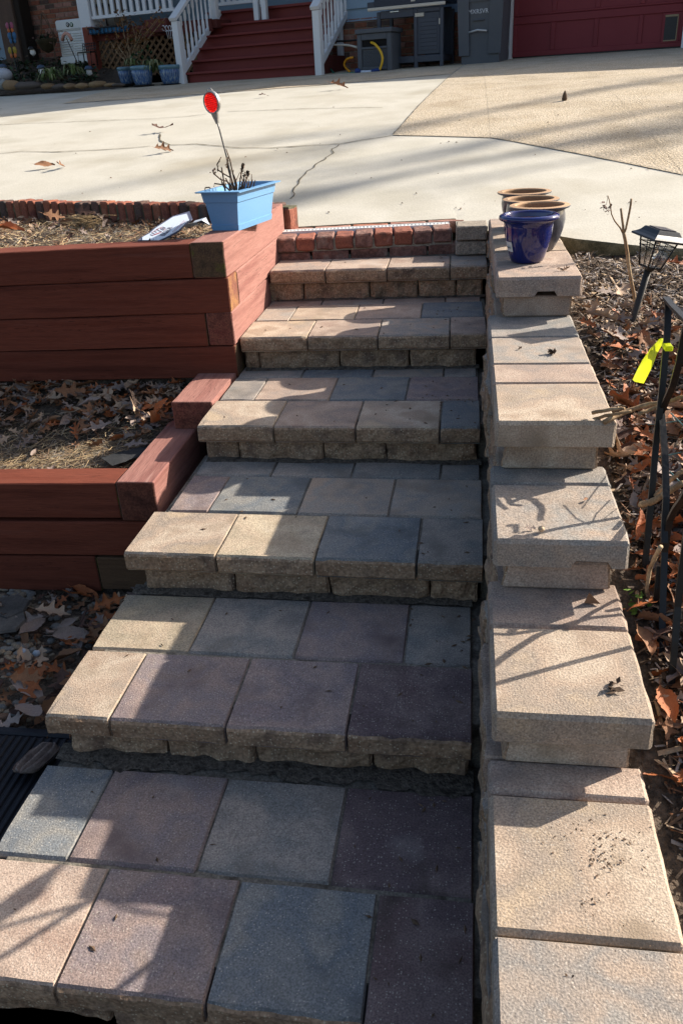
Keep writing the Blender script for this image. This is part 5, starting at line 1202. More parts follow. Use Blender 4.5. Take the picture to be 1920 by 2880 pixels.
CN = ['warm brown', 'pale tan', 'rust orange', 'grey brown', 'dark brown']; NM = {}
def leaf_name(m, p, zone, s):
    if zone == 'slope': 
        a = 'below the solar lantern' if p.y > 1.1 else 'beside the long second cap' if p.y > .3 else 'beside the middle cap' if p.y > -.05 else 'beside the fourth cap' if p.y > -.5 else 'beside the lowest cap'
        b = 'close to the wall' if p.x < .8 else 'behind the trellis bars' if p.x < 1.05 else 'well out from the wall'
    elif zone == 'bed': a = 'at the back of the lower bed' if p.y > 1.48 else 'in the middle of the lower bed'; b = 'near the timber post' if p.x > -1.25 else 'midway along it' if p.x > -1.65 else 'towards its far end'
    else: a = 'under the lower timber wall' if p.y > .5 else 'on the pebbles halfway down' if p.y > .2 else 'on the pebbles by the mat'; b = 'against the steps' if p.x > -1.08 else 'clear of the steps' if p.x > -1.3 else 'by the flagstones'
    return f"{CN[m]} {'broad' if s > .105 else 'small'} fallen leaf {a}, {b}"
def pick(ws): return random.choice(ws)
def litter(name, lab, n, sampler, size, mats_w, lift=(.0, .03)):
    mb = MB()
    for i in range(n):
        p = sampler(); 
        if p is None: continue
        k = random.randrange(14); s = random.uniform(*size); me = LM[k]
        M = Matrix.Translation(p+Vector((0, 0, random.uniform(*lift)))) @ Matrix.Rotation(random.uniform(0, 6.28), 4, 'Z') @ Matrix.Rotation(random.uniform(-1.0, 1.0), 4, 'X') @ Matrix.Rotation(random.uniform(-.9, .9), 4, 'Y') @ Matrix.Scale(s, 4)
        mb.add([v.co for v in me.vertices], [tuple(f.vertices) for f in me.polygons], random.choice(mats_w), True, M)
    return mb.build(name, M_LEAF, label=lab, cat='leaf litter', kind='stuff')
# lower bed
def s_bed():
    x = random.uniform(-2.1, -.99); y = min(1.63, max(.95, random.gauss(1.50, .14))); 
    if y > 1.25 and x > -1.0: return None
    return Vector((x, y, left_ground(x, y)+.006))
litter('leaf_litter', 'brown leaf litter drifted against the back of the lower timber bed', 420, s_bed, (.035, .10), [0, 1, 1, 3, 3, 3, 2, 0])
for i in range(70):
    p = s_bed()
    if not p: continue
    sz__ = random.uniform(.075, .13); m__ = pick([0, 1, 1, 3, 3, 2, 0]); leaf(p+Vector((0, 0, .035)), sz__, m__, leaf_name(m__, p, 'bed', sz__), 'oak leaves in the lower bed')
zb5 = lambda x, y: (x/2.613, 1050+y/2.613)
leaf(at_y(*zb5(985, 200), 1.42), .15, 1, 'pale yellow tan leaf standing upright at the right end of the lower bed', rot=(1.2, -.3, 1.9), var=1)
leaf(at_y(*zb5(510, 130), 1.52), .14, 0, 'golden brown lobed oak leaf lit at the back of the lower bed', rot=(.9, .2, .6), var=3)
leaf(at_y(*zb5(1130, 330), 1.25), .13, 2, 'bright rust orange leaf at the foot of the red timber post', rot=(.9, .6, 2.2), var=5)
leaf(at_y(*zb5(1180, 250), 1.35), .10, 2, 'rust orange curled leaf behind the brightest one by the timber post', rot=(.5, -.8, .3), var=8)
# pebble ground at the lower left
def s_low():
    x = random.uniform(-1.62, -.90); y = random.uniform(-.02, .74); 
    if random.random() > .25+.75*min(1, max(0, (x+1.5)/.45)): return None
    return Vector((x, y, left_ground(x, y)+.004))
litter('leaf_litter', 'dark leaf litter among the pebbles below the lower timber wall', 260, s_low, (.03, .085), [0, 3, 4, 4, 2, 0])
for i in range(85):
    p = s_low()
    if not p: continue
    sz__ = random.uniform(.08, .14); m__ = pick([0, 0, 3, 3, 3, 4, 2, 1]); leaf(p+Vector((0, 0, .025)), sz__, m__, leaf_name(m__, p, 'low', sz__), 'oak leaves on the pebbles beside the steps')
zb3 = lambda x, y: (x/4.356, 1600+y/4.356)
for (x, y, s, m, lab, r_) in ((340, 1720, .15, 3, 'pale grey lobed oak leaf nearest the corner of the second step', (.3, .2, 2.6)), (400, 720, .12, 3, 'pale grey oak leaf beside the yellowish paver, spread flat on pebbles', (.4, .1, 1.2)), (880, 800, .13, 3, 'broad pale grey leaf tucked against the side of the steps', (.5, .2, .5)), (640, 520, .13, 1, 'long pale oak leaf with deep lobes above the other grey leaves', (.3, .3, .2)), (330, 1330, .11, 0, 'arched brown curled leaf standing over the pebbles', (.9, .3, .4)), (1330, 420, .13, 2, 'glossy red brown leaf leaning on the buff paver edge', (.6, -.2, .5)), (890, 300, .14, 2, 'broad rust brown leaf in the pile under the timber wall', (.6, .3, 2.5))):
    q = at_z(*zb3(x, y), .11); leaf(q, s, m, lab, rot=r_)
# pebbles
mb = MB(); random.seed(12)
for i in range(620):
    x = random.uniform(-1.75, -.89); y = random.uniform(-.06, .75); r_ = random.uniform(.006, .017)
    if y < .03 and x > -1.6: pass
    mb.ell((x, y, left_ground(x, y)+.002), (r_*random.uniform(1, 1.5), r_*random.uniform(.8, 1.2), r_*.6), 7, 4, mi=random.randrange(3), jit=.25, seed=i)
for i in range(60):
    t = random.random(); q = at_z(*zb3(random.uniform(0, 400), random.uniform(190, 330) if t < .5 else random.uniform(850, 1100)), .10)
    mb.ell((q.x, q.y, left_ground(q.x, q.y)+.008), (random.uniform(.013, .02), random.uniform(.012, .016), .009), 8, 5, mi=random.choice([0, 1]), jit=.2, seed=i)
mb.build('river_pebbles', M_PEB, label='rounded tan and grey river pebbles covering the ground at the lower left', cat='pebbles', kind='stuff')
for (x, y, lab) in ((298, 1012, 'small white quartz stone, left of the pair among the dark leaves'), (455, 1035, 'larger white quartz stone, right of the pair among the dark leaves')):
    q = at_z(*zb3(x, y), .10); mb = MB(); mb.ell((0, 0, 0), (.014, .013, .012), 7, 5, jit=.3, seed=x); 
    mb.v = [v+q for v in mb.v]; mb.build('quartz_stone', mat('white_quartz', [(.30, .33, .37)], bump=.3, rough=.5), label=lab, cat='stone', loc=q)
M_FLAG = mat('dark_flagstone', [(.075, .07, .065), (.11, .10, .09), (.06, .058, .055)], scale=6, bump=.6, bscale=40)
for pts, lab in (([(-30, 380), (240, 330), (385, 400), (300, 540), (90, 632), (-30, 590)], 'dark angular flagstone nearest the lower timber wall'), ([(-30, 600), (85, 642), (310, 548), (330, 640), (200, 770), (-30, 800)], 'second dark flagstone, cracked off below the first')):
    P = [at_z(*zb3(*p), .105) for p in pts]; n = len(P); mb = MB(); c = sum(P, Vector())/n
    mb.add(P+[c+(p-c)*.93+Vector((0, 0, .010)) for p in P]+[c+Vector((0, 0, .013))], [(i, (i+1) % n, n+(i+1) % n, n+i) for i in range(n)]+[(n+i, n+(i+1) % n, 2*n) for i in range(n)])
    mb.build('flagstone', M_FLAG, label=lab, cat='flagstone', group='flagstones at the lower left', loc=c)
# black ribbed mat
mm = [at_z(*p, .085) for p in ((-60, 2046), (128, 2056), (150, 2110))]
mt = thing('rubber_mat', 'black ribbed rubber mat lying on the ground beside the bottom step', 'mat', at_z(60, 2200, .075))
mb = MB(); mx1 = -.925; my1 = at_z(60, 2052, .085).y; mb.box(-2.0, mx1, my1-1.0, my1-.022, .055, .078); mb.build('base', mat('black_rubber', [(.012, .013, .017), (.018, .019, .024)], scale=8, rough=.6, bump=.3), mt)
M_RUB = mat('black_rubber_rib', [(.013, .014, .019)], rough=.55, bump=.2, var=.1)
mb = MB(); mb.box(-2.0, mx1, my1-.021, my1+.01, .055, .088, b=.006); mb.build('border', M_RUB, mt)
for i in range(40):
    x = mx1-.012-i*.024; mb = MB(); mb.box(x-.008, x+.004, my1-1.0, my1-.024, .0785, .085, b=.003); mb.build('rib', M_RUB, mt)
q = at_z(105, 2135, .11); mb = MB(); random.seed(2)
vs = []; nU, nV = 24, 10
for i in range(nU+1):
    for j in range(nV+1):
        a, b = i/nU-.5, j/nV-.5; wv = math.sqrt(max(0, 1-(2*b)**4)); vs.append(q+Vector((a*.085*wv+b*.04, b*.125, .012*math.cos(a*6.28*3.5)*(wv > .2)+.004*nz(a*5, b*5)+.006)))
mb.add(vs, [(i*(nV+1)+j, (i+1)*(nV+1)+j, (i+1)*(nV+1)+j+1, i*(nV+1)+j+1) for i in range(nU) for j in range(nV)], smooth=True)
mb.build('corrugated_scrap', mat('striped_brown_bark', [(.15, .11, .10), (.22, .175, .15), (.10, .07, .065)], scale=16, bump=.6), label='ribbed brown oval scrap lying on the corner of the black mat', cat='scrap', loc=q)

# ---- straw and mulch
def chips(name, lab, n, sampler, ln, wd, mats_, tilt=.35, cat='mulch', lift=(.0, .02)):
    rng = np.random.default_rng(len(lab)); V_ = []; F_ = []; m_ = []
    for i in range(n):
        p = sampler()
        if p is None: continue
        L_ = random.uniform(*ln)/2; W_ = random.uniform(*wd)/2; a = random.uniform(0, 6.28); t = random.uniform(-tilt, tilt); r_ = random.uniform(-.6, .6)
        d = Vector((math.cos(a)*math.cos(t), math.sin(a)*math.cos(t), math.sin(t))); s = Vector((-math.sin(a)*math.cos(r_), math.cos(a)*math.cos(r_), math.sin(r_))); u = d.cross(s)*W_*random.uniform(.2, .5)
        p = p+Vector((0, 0, random.uniform(*lift))); o = len(V_); k = random.uniform(.3, .9)
        V_ += [p-d*L_-s*W_*k, p-d*L_+s*W_*.6, p+d*L_+s*W_*k, p+d*L_-s*W_*.5, p+u]
        F_ += [(o, o+1, o+4), (o+1, o+2, o+4), (o+2, o+3, o+4), (o+3, o, o+4)]; m_ += [random.randrange(len(mats_))]*4
    mb = MB(); mb.add(V_, F_); mb.m = m_
    return mb.build(name, mats_, label=lab, cat=cat, kind='stuff')
M_STRAW = [mat('straw_pale', [(.44, .34, .20)], bump=0, var=0), mat('straw_tan', [(.34, .24, .13)], bump=0, var=0), mat('straw_brown', [(.20, .13, .08)], bump=0, var=0), mat('straw_grey', [(.26, .23, .19)], bump=0, var=0)]
def s_straw():
    x = random.uniform(-2.2, -.97); y = random.triangular(.90, 1.5, 1.1); return Vector((x, y, left_ground(x, y)))
chips('straw_mulch', 'pale pine straw covering the front of the lower timber bed', 3600, s_straw, (.03, .09), (.0015, .004), M_STRAW, .3)
def s_up():
    t = random.random(); x = random.uniform(-3.1, -.95); y = random.uniform(1.80, 2.95+(-.77-x)*.37)
    return Vector((x, y, left_ground(x, min(y, 3.1))+.004))
chips('straw_mulch', 'straw and shredded leaf mulch filling the upper timber bed', 5200, s_up, (.025, .08), (.003, .009), M_STRAW+[M_LEAF[0], M_CHIP[2], M_STRAW[0]], .4)
litter('leaf_litter', 'broken brown leaf bits strewn over the straw of the upper timber bed', 240, s_up, (.02, .06), [0, 1, 1, 3, 4])
def s_upl():
    x = random.uniform(-3.0, -1.4); y = random.gauss(2.82+(-.77-x)*.30, .12)
    if y > 2.86+(-.77-x)*.37: return None
    return Vector((x, y, left_ground(x, min(y, 3.1))+.012))
litter('leaf_litter', 'brown leaf litter drifted in front of the soldier bricks of the upper bed', 90, s_upl, (.05, .10), [0, 1, 4, 0, 3])
zu6 = lambda x, y: (x/3.92, 560+y/3.92)
for (x, y, s, m, lab, r_) in ((930, 130, .13, 4, 'dark arched leaf against the soldier bricks of the upper bed', (.9, .2, .1)), (600, 180, .13, 0, 'brown leaf leaning on the soldier bricks left of the straw clump', (.8, .3, .5)), (110, 330, .16, 2, 'rust leaf at the far left of the upper bed', (.3, .2, .2)), (1130, 240, .12, 3, 'narrow grey leaf standing beside the straw clump', (1.0, .9, 1.2))):
    yy = 3.0 if y < 300 else 2.6; leaf(at_y(*zu6(x, y), yy), s, m, lab, rot=r_)
c = at_y(*zu6(920, 235), 2.95); mb = MB(); random.seed(6)
for i in range(130):
    a = random.uniform(-.9, .9); d = Vector((math.cos(a)*random.choice([-1, 1]), random.uniform(-.6, .2), random.uniform(-.1, .6))).normalized(); p = c+Vector((random.gauss(0, .05), random.gauss(0, .03), random.uniform(-.06, .03))); mb.tube([p-d*.04, p+d*.05+Vector((0, 0, -.01))], .0016, 3)
mb.build('straw_clump', M_STRAW[1], label='matted clump of dry grass against the soldier bricks', cat='grass clump', kind='stuff')
# black landscape fabric showing in the lower bed
mb = MB(); vs = []; 
for i in range(13):
    for j in range(5):
        px, py = 830+(1210-830)*i/12-90*j/4*(1-i/12), 690-135*(i/12)+(-65+20*i/12)*j/4
        P = at_z(*zb5(px, py), .515); vs.append(P+Vector((0, 0, .006*nz(i*.8, j*.9, 2)+.006)))
mb.add(vs, [(i*5+j, (i+1)*5+j, (i+1)*5+j+1, i*5+j+1) for i in range(12) for j in range(4)], smooth=True)
mb.build('landscape_fabric', mat('black_fabric', [(.02, .022, .024), (.032, .033, .035)], scale=10, bump=.6, bscale=40, rough=.8), label='wrinkled black landscape fabric showing through the straw of the lower bed', cat='fabric', loc=vs[0])

# right slope: wood chips and leaves
def s_right():
    x = .60+abs(random.triangular(0, 1.3, .12)); y = random.triangular(-1.0, 2.62, 1.3)
    if y > curb_y(x)-.02: return None
    return Vector((x, y, right_ground(x, y)))
chips('wood_chip_mulch', 'grey and brown wood chips covering the slope right of the block wall', 17000, s_right, (.014, .060), (.006, .018), [M_CHIP[0], M_CHIP[1], M_CHIP[1], M_CHIP[2], M_CHIP[2], M_CHIP[3], M_CHIP[0]], .6)
def s_near():
    x = .60+abs(random.triangular(0, .5, .1)); y = random.uniform(-1.15, .35); return Vector((x, y, right_ground(x, y)))
chips('wood_chip_mulch', 'wood chips and bark bits around the foot of the iron trellis', 5000, s_near, (.010, .045), (.005, .013), [M_CHIP[0], M_CHIP[1], M_CHIP[2], M_CHIP[3], M_CHIP[0], M_LEAF[0]], .6)
litter('leaf_litter', 'brown leaf litter heaped around the foot of the iron trellis', 330, lambda: s_near()+Vector((0, 0, .01)), (.04, .10), [0, 2, 1, 2, 3, 4, 0])
def s_right_l():
    x = .61+abs(random.triangular(0, .9, .12)); y = random.triangular(-.95, 1.7, -.05); return Vector((x, y, right_ground(x, y)+.01))
litter('leaf_litter', 'brown and orange leaf litter on the slope behind the iron trellis', 1000, s_right_l, (.04, .10), [0, 0, 1, 1, 2, 2, 3, 3, 4])
random.seed(44)
for i in range(120):
    p = s_right_l()
    sz__ = random.uniform(.07, .13); m__ = pick([0, 0, 1, 2, 2, 3, 4, 1]); leaf(p+Vector((0, 0, .03)), sz__, m__, leaf_name(m__, p, 'slope', sz__), 'dry leaves on the slope right of the wall')
zr7 = lambda x, y: (1680+x/5.1125, 500+y/5.1125); zr8 = lambda x, y: (1720+x/4.2, 940+y/4.2); zr9 = lambda x, y: (1720+x/3.92, 1400+y/3.92)
def groundpt(px, py):
    d = ray(px, py); t = .8
    while t < 12:
        P = CAM+d*t
        if P[2] < right_ground(P[0], P[1]): return Vector(P)
        t += .005
    return Vector(P)
for (f, x, y, s, m, lab, r_) in ((zr7, 130, 1740, .11, 3, 'pale folded leaf on the chips left of the leaning solar lantern', (.4, .2, .3)), (zr7, 330, 1730, .11, 1, 'tan folded leaf on the chips below the leaning solar lantern', (.5, -.2, .9)), (zr7, 1120, 1330, .12, 2, 'rust leaf on the chips at the right of the solar lantern', (.3, .2, .1)), (zr8, 60, 1560, .12, 1, 'ribbed curled tan leaf beside the second cap block', (.8, .4, 2.2)), (zr8, 300, 1540, .13, 1, 'pale ribbed leaf with an orange patch behind the wire', (.5, .2, .3)), (zr9, 490, 400, .10, 2, 'bright orange leaf glowing between two trellis bars', (1.2, .1, .3)), (zr9, 660, 700, .08, 2, 'small rust orange leaf right of the trellis hook', (.3, .3, .1)), (zr9, 690, 1230, .17, 0, 'large smooth brown leaf right of the middle trellis bar', (.5, .3, 1.3))):
    leaf(groundpt(*f(x, y))+Vector((0, 0, .03)), s, m, lab, rot=r_)
# green weeds
mb = MB(); 
for (f, x, y) in ((zr9, 200, 1290), (zr9, 400, 1215), (zr9, 240, 1140), (zr7, 370, 1075)): leafquads(mb, groundpt(*f(x, y))+Vector((0, 0, .015)), 7, (.012, .012, .008), .013, mi=0, flat=1)
mb.build('green_weeds', [mat('weed_green', [(.13, .22, .04)], bump=0)], label='few small green weeds sprouting at the edge of the block wall', cat='weeds', kind='stuff')

# ---- solar path lantern
lb_ = at_z(*zr7(415, 2310), .905); ly = lb_.y
sl_ = thing('solar_lantern', 'black solar path lantern with glass panes leaning to the right in the wood chips', 'lantern', lb_)
pt_ = at_y(*zr7(720, 1330), ly); axl = (at_y(*zr7(890, 850), ly)-at_y(*zr7(735, 1310), ly)).normalized()
mb = MB(); mb.tube([lb_-Vector((0, 0, .05)), lb_, pt_], [.011, .0115, .0125], 12); mb.build('pole', mat('brown_black_pole', [(.030, .026, .023)], rough=.45, bump=.1), sl_)
cb = at_y(*zr7(737, 1310), ly); ct = at_y(*zr7(850, 890), ly); hh = (ct-cb).length
yv = Vector((.25, .95, .05)); yv = (yv-axl*yv.dot(axl)).normalized(); xv = yv.cross(axl)
ang = R(38); xv, yv = xv*math.cos(ang)+yv*math.sin(ang), yv*math.cos(ang)-xv*math.sin(ang)
LMx = Matrix(((xv.x, yv.x, axl.x, cb.x), (xv.y, yv.y, axl.y, cb.y), (xv.z, yv.z, axl.z, cb.z), (0, 0, 0, 1)))
wb_, wt_ = .027, .045
mb = MB(); mb.lathe([(0, -.006), (.014, -.006), (.018, 0), (.018, .004), (0, .004)], 14, M=LMx); mb.box(-wb_-.002, wb_+.002, -wb_-.002, wb_+.002, .004, .011, LMx, b=.002); mb.build('base_plate', M_BLACK, sl_)
def lerp(z): return wb_+(wt_-wb_)*(z-.008)/(hh-.008)
for sx_, sy_ in ((-1, -1), (1, -1), (1, 1), (-1, 1)):
    mb = MB(); mb.tube([LMx @ Vector((sx_*wb_, sy_*wb_, .008)), LMx @ Vector((sx_*wt_, sy_*wt_, hh))], .0032, 5); mb.build('corner_bar', M_BLACK, sl_)
M_GLASS = mat('seeded_glass', [(.93, .93, .92)], rough=.05, bump=.0, bscale=60, trans=1.0, fine=0, var=0, spec=.5)
for k in range(4):
    rm = LMx @ Matrix.Rotation(k*math.pi/2, 4, 'Z')
    mb = MB(); mb.add([rm @ Vector(v) for v in ((-wb_, -wb_+.001, .010), (wb_, -wb_+.001, .010), (wt_, -wt_+.001, hh), (-wt_, -wt_+.001, hh), (-wb_, -wb_+.0022, .010), (wb_, -wb_+.0022, .010), (wt_, -wt_+.0022, hh), (-wt_, -wt_+.0022, hh))], [(0, 1, 2, 3), (7, 6, 5, 4), (0, 4, 5, 1), (1, 5, 6, 2), (2, 6, 7, 3), (3, 7, 4, 0)]); mb.build('glass_pane', M_GLASS, sl_)
    mb = MB(); mb.tube([rm @ Vector((0, -wb_-.001, .01)), rm @ Vector((0, -wt_-.001, hh))], .0016, 4)
    for z in (hh*.74, hh*.88): mb.tube([rm @ Vector((-lerp(z)-.004, -lerp(z)-.001, z)), rm @ Vector((lerp(z)+.004, -lerp(z)-.001, z))], .0017, 4)
    mb.build('window_bar', M_BLACK, sl_)
mb = MB(); vs = []; 
for i, (w_, z) in enumerate(((.056, hh+.0), (.070, hh+.003), (.070, hh+.009), (.060, hh+.015), (.051, hh+.023), (.044, hh+.034), (.042, hh+.037))):
    vs += [LMx @ Vector((a*w_, b*w_, z)) for a, b in ((-1, -1), (1, -1), (1, 1), (-1, 1))]
mb.add(vs, [(i*4+j, i*4+(j+1) % 4, (i+1)*4+(j+1) % 4, (i+1)*4+j) for i in range(6) for j in range(4)]+[(3, 2, 1, 0), (24, 25, 26, 27)]); mb.build('roof', mat('satin_black', [(.020, .022, .026)], rough=.32, bump=.05, spec=.5), sl_)
mb = MB(); mb.box(-.033, .033, -.033, .033, hh+.0375, hh+.040, LMx); mb.build('solar_panel', mat('solar_cell', [(.02, .025, .05)], rough=.15, bump=0), sl_)
mb = MB(); mb.ell((0, 0, hh*.55), (.012, .012, .022), 10, 7, M=LMx); mb.tube([LMx @ Vector((0, 0, hh*.7)), LMx @ Vector((0, 0, hh))], .008, 8); mb.build('bulb', M_GLASS, sl_)

# ---- pruned dry stem beside the lantern
sy = groundpt(1815, 985).y+.55
dst = thing('pruned_stem', 'brown pruned shrub stem forking into three, standing in front of the solar lantern', 'plant', at_y(*zr7(640, 2350), sy))
def stemtube(nm, pts, r0, r1, m=M_STEM, yy=None, par=None, f=zr7, n=7):
    mb = MB(); P = [at_y(*f(*p), yy) for p in pts]; k = len(P); rs = [r0+(r1-r0)*i/(k-1) for i in range(k)]; rs = [q_*(1+.12*nz(i*1.9, q_*900)) for i, q_ in enumerate(rs)]
    mb.tube(P, rs, n); return mb.build(nm, m, par)
stemtube('stem', [(655, 2480), (640, 2350), (600, 2100), (555, 1880), (545, 1860), (515, 1650), (480, 1490), (440, 1240), (420, 1060), (390, 880), (370, 790)], .0075, .0066, yy=sy, par=dst)
stemtube('branch', [(368, 800), (360, 680), (342, 540), (330, 440)], .0050, .0042, yy=sy, par=dst)
stemtube('branch', [(375, 800), (400, 740), (440, 560), (470, 400), (482, 300)], .0044, .0040, yy=sy, par=dst)
stemtube('branch', [(355, 790), (320, 720), (240, 620), (195, 520), (180, 400), (160, 310), (145, 255), (128, 260), (140, 290), (120, 390)], .0032, .0007, yy=sy, par=dst)
mb = MB(); leafquads(mb, at_y(*zr7(95, 430), sy), 10, (.009, .006, .010), .011, mi=0, flat=1); leafquads(mb, at_y(*zr7(165, 440), sy), 8, (.003, .004, .014), .008, mi=0, flat=1); mb.build('withered_leaf', M_LEAF[4], dst)

# ---- black iron trellis beside the wall
TX = .635
tre = thing('iron_trellis', 'black iron garden trellis of flat bars standing right of the block wall', 'trellis', at_x(*zr9(300, 1400), .66))
def lean(py): return .634+.03*min(1.05, max(0, (2242-py)/1401))      # the trellis leans away from the wall towards its top
def tb_(nm, pts, wd=.007, th=.0145, x=TX, f=None, m=M_BLACK):
    P = [at_x(*p, lean(p[1])+x-TX) for p in pts]; mb = MB(); mb.bar(P, wd, th, side=Vector((1, 0, 0))); return mb.build(nm, m, tre)
g_ = lambda q, z: Vector((q.x, q.y, z))
tb_('upright', [(1878, 845), (1876, 900), (1874, 950), (1859, 1107), (1843, 1250), (1833, 1369), (1823, 1476), (1808, 1640), (1800, 1757), (1794, 1860)])
tb_('top_bar', [(1870, 838), (1893, 865), (1930, 902), (1990, 962)])
tb_('upright', [(1932, 905), (1920, 955), (1908, 1020), (1890, 1085), (1870, 1130), (1858, 1160), (1862, 1200), (1868, 1280), (1872, 1400), (1867, 1476), (1866, 1527)], x=TX+.007)
tb_('upright', [(2025, 1120), (1995, 1235), (1950, 1340), (1920, 1400), (1898, 1430), (1882, 1462), (1874, 1502), (1867, 1553), (1863, 1655), (1860, 1757), (1862, 1859), (1869, 1948), (1872, 2010)], x=TX+.014)
tb_('upright', [(1985, 1040), (1965, 1220), (1945, 1380), (1916, 1604), (1904, 1706), (1896, 1808), (1886, 1910), (1876, 2010), (1853, 2242), (1848, 2320)], x=TX+.021)
tb_('scroll', [(1853, 1592), (1848, 1655), (1842, 1700), (1832, 1730), (1818, 1752), (1804, 1766), (1792, 1768)], th=.014, x=TX+.008)
tb_('brace', [(1803, 1768), (1806, 1850), (1814, 1935), (1818, 1990)], th=.014, x=TX+.008)
# ---- flagging ribbon
TX = lean(956); RX = TX-.012
rbn = thing('flagging_ribbon', 'bright yellow flagging ribbon tied to the black iron trellis', 'ribbon', at_x(*zr8(640, 70), TX))
M_RIB = mat('yellow_ribbon', [(.60, .66, .02), (.54, .60, .02)], scale=6, rough=.35, bump=.05, spec=.4, fine=.04, var=0)
_t = M_RIB.node_tree; _tr = _t.nodes.new('ShaderNodeBsdfTranslucent'); _tr.inputs[0].default_value = (.85, .95, .02, 1); _mx = _t.nodes.new('ShaderNodeMixShader'); _mx.inputs[0].default_value = .35
_b = _t.nodes['Principled BSDF']; _o = [n for n in _t.nodes if n.type == 'OUTPUT_MATERIAL'][0]; _t.links.new(_b.outputs[0], _mx.inputs[1]); _t.links.new(_tr.outputs[0], _mx.inputs[2]); _t.links.new(_mx.outputs[0], _o.inputs[0])
mb = MB(); P = [at_x(*zr8(x, 68), TX) for x in (598, 690)]; mb.box(TX-.009, TX+.009, min(P[0].y, P[1].y)+.002, max(P[0].y, P[1].y)-.002, P[0].z-.007, P[0].z+.005, b=.002); mb.build('knot', M_RIB, rbn)
def ribbon(L_, R2, xs_): 
    mb = MB(); vs = []
    for a, b, xo in zip(L_, R2, xs_): A1, B1 = at_x(*zr8(*a), RX+xo), at_x(*zr8(*b), RX+xo*.6-.006); mid = (A1+B1)/2+Vector((-.008, 0, 0)); vs += [A1, mid, B1]
    n = len(L_); mb.add(vs, [(i*3+j, i*3+j+1, (i+1)*3+j+1, (i+1)*3+j) for i in range(n-1) for j in range(2)], smooth=True); return mb
mb = ribbon([(596, 40), (540, 75), (455, 165), (360, 300), (290, 430), (240, 538)], [(600, 75), (585, 130), (530, 230), (480, 370), (420, 490), (372, 582)], [.0, -.006, -.012, -.02, -.028, -.03]); mb.build('tail', M_RIB, rbn)
# ---- teal wires of a bent cage
wr_ = thing('wire_cage', 'thin teal green wire cage bent over in the leaves behind the trellis', 'wire cage', groundpt(*zr8(120, 1100)))
M_TEAL = mat('teal_wire', [(.04, .14, .15), (.03, .10, .11)], rough=.4, bump=0, spec=.5)
for pts in ([(110, 1090), (170, 1100), (330, 1080), (560, 1060), (860, 1010)], [(145, 1005), (230, 1095), (400, 1280), (520, 1410)], [(690, 930), (840, 1080), (960, 1200)], [(0, 1550), (230, 1525), (500, 1465), (840, 1390)], [(-5, 1680), (180, 1940), (390, 2230)], [(680, 1620), (830, 1780)]):
    n = len(pts); mb = MB(); mb.tube([at_x(*zr8(*p), .715+.03*(i/(n-1))) for i, p in enumerate(pts)], .0017, 5); mb.build('wire', M_TEAL, wr_)
# ---- cut dry stalks over the third cap and through the trellis
zc2 = lambda x, y: (1300+x/2.529, 1100+y/2.529)
def stalk(lab, pts, xs_, r0, r1, f=zc2):
    P = [at_x(*f(*p), x) for p, x in zip(pts, xs_)]; k = len(P); mb = MB(); Q = []
    for i in range(k-1):
        for j in range(4): Q.append(P[i]+(P[i+1]-P[i])*(j/4)+Vector((.002*nz(i+j*.4, r0*999), 0, .003*nz(j*.5, i, 3))))
    Q.append(P[-1]); n = len(Q); rs = [(r0+(r1-r0)*i/(n-1))*(1+.16*nz(i*.9, 3)) for i in range(n)]; mb.tube(Q, rs, 7); mb.build('dry_stalk', M_STEM, label=lab, cat='stalk', group='cut dry stalks caught in the trellis', loc=P[0])
stalk('thick pale cut stalk resting across the corner of the second cap', [(1005, 222), (1150, 150), (1300, 100), (1440, 80), (1580, 40)], [.555, .61, .66, .70, .735], .0070, .0052)
stalk('thin grey stalk with a broken tip above the thick pale stalk', [(920, 155), (1050, 130), (1150, 125)], [.53, .57, .60], .0052, .0042); stalk('thin stalk end just under the broken grey tip', [(915, 208), (1010, 175), (1110, 160), (1200, 140)], [.53, .56, .59, .62], .0048, .004)
stalk('dark thin twig drooping off the corner of the second cap', [(912, 300), (990, 240), (1040, 215)], [.54, .56, .57], .003, .0045)
stalk('long thin bent stalk arching down in front of the leaves', [(1010, 95), (1060, 230), (1130, 430), (1190, 580), (1280, 750)], [.60, .62, .65, .67, .69], .0034, .0030); stalk('short brown stalk crossing under the thick pale stalk', [(1250, 165), (1340, 130), (1450, 90)], [.62, .65, .68], .0052, .0045)
stalk('gnarled pale stalk across the middle of the trellis', [(1270, 810), (1340, 790), (1420, 740), (1500, 690), (1570, 655)], [.64, .65, .67, .685, .70], .0085, .0072); stalk('bent grey stalk resting on the gnarled one', [(1370, 750), (1440, 660), (1520, 600), (1570, 560)], [.66, .68, .70, .715], .0060, .0048)
zc5 = lambda x, y: (1740+x/4.278, 1950+y/4.278)
stalk('tall jointed tan stalk standing against the foot of the trellis', [(545, 20), (500, 250), (440, 520), (400, 800), (385, 1150), (395, 1300)], [.66, .655, .65, .645, .64, .64], .0062, .0075, zc5); stalk('stout silvery stalk lying on the ground below the jointed stalk', [(380, 1300), (470, 1440), (600, 1540), (800, 1660)], [.64, .65, .67, .70], .006, .0095, zc5)
stalk('jointed straw coloured stalk leaning between the trellis bars', [(530, 540), (470, 660), (410, 790), (390, 920), (380, 1050)], [.645, .645, .64, .64, .64], .0055, .0045, zr9)
random.seed(77)
tw = thing('twig_tangle', 'tangle of thin dead vines hanging in the trellis', 'vines', at_x(1880, 1250, .68))
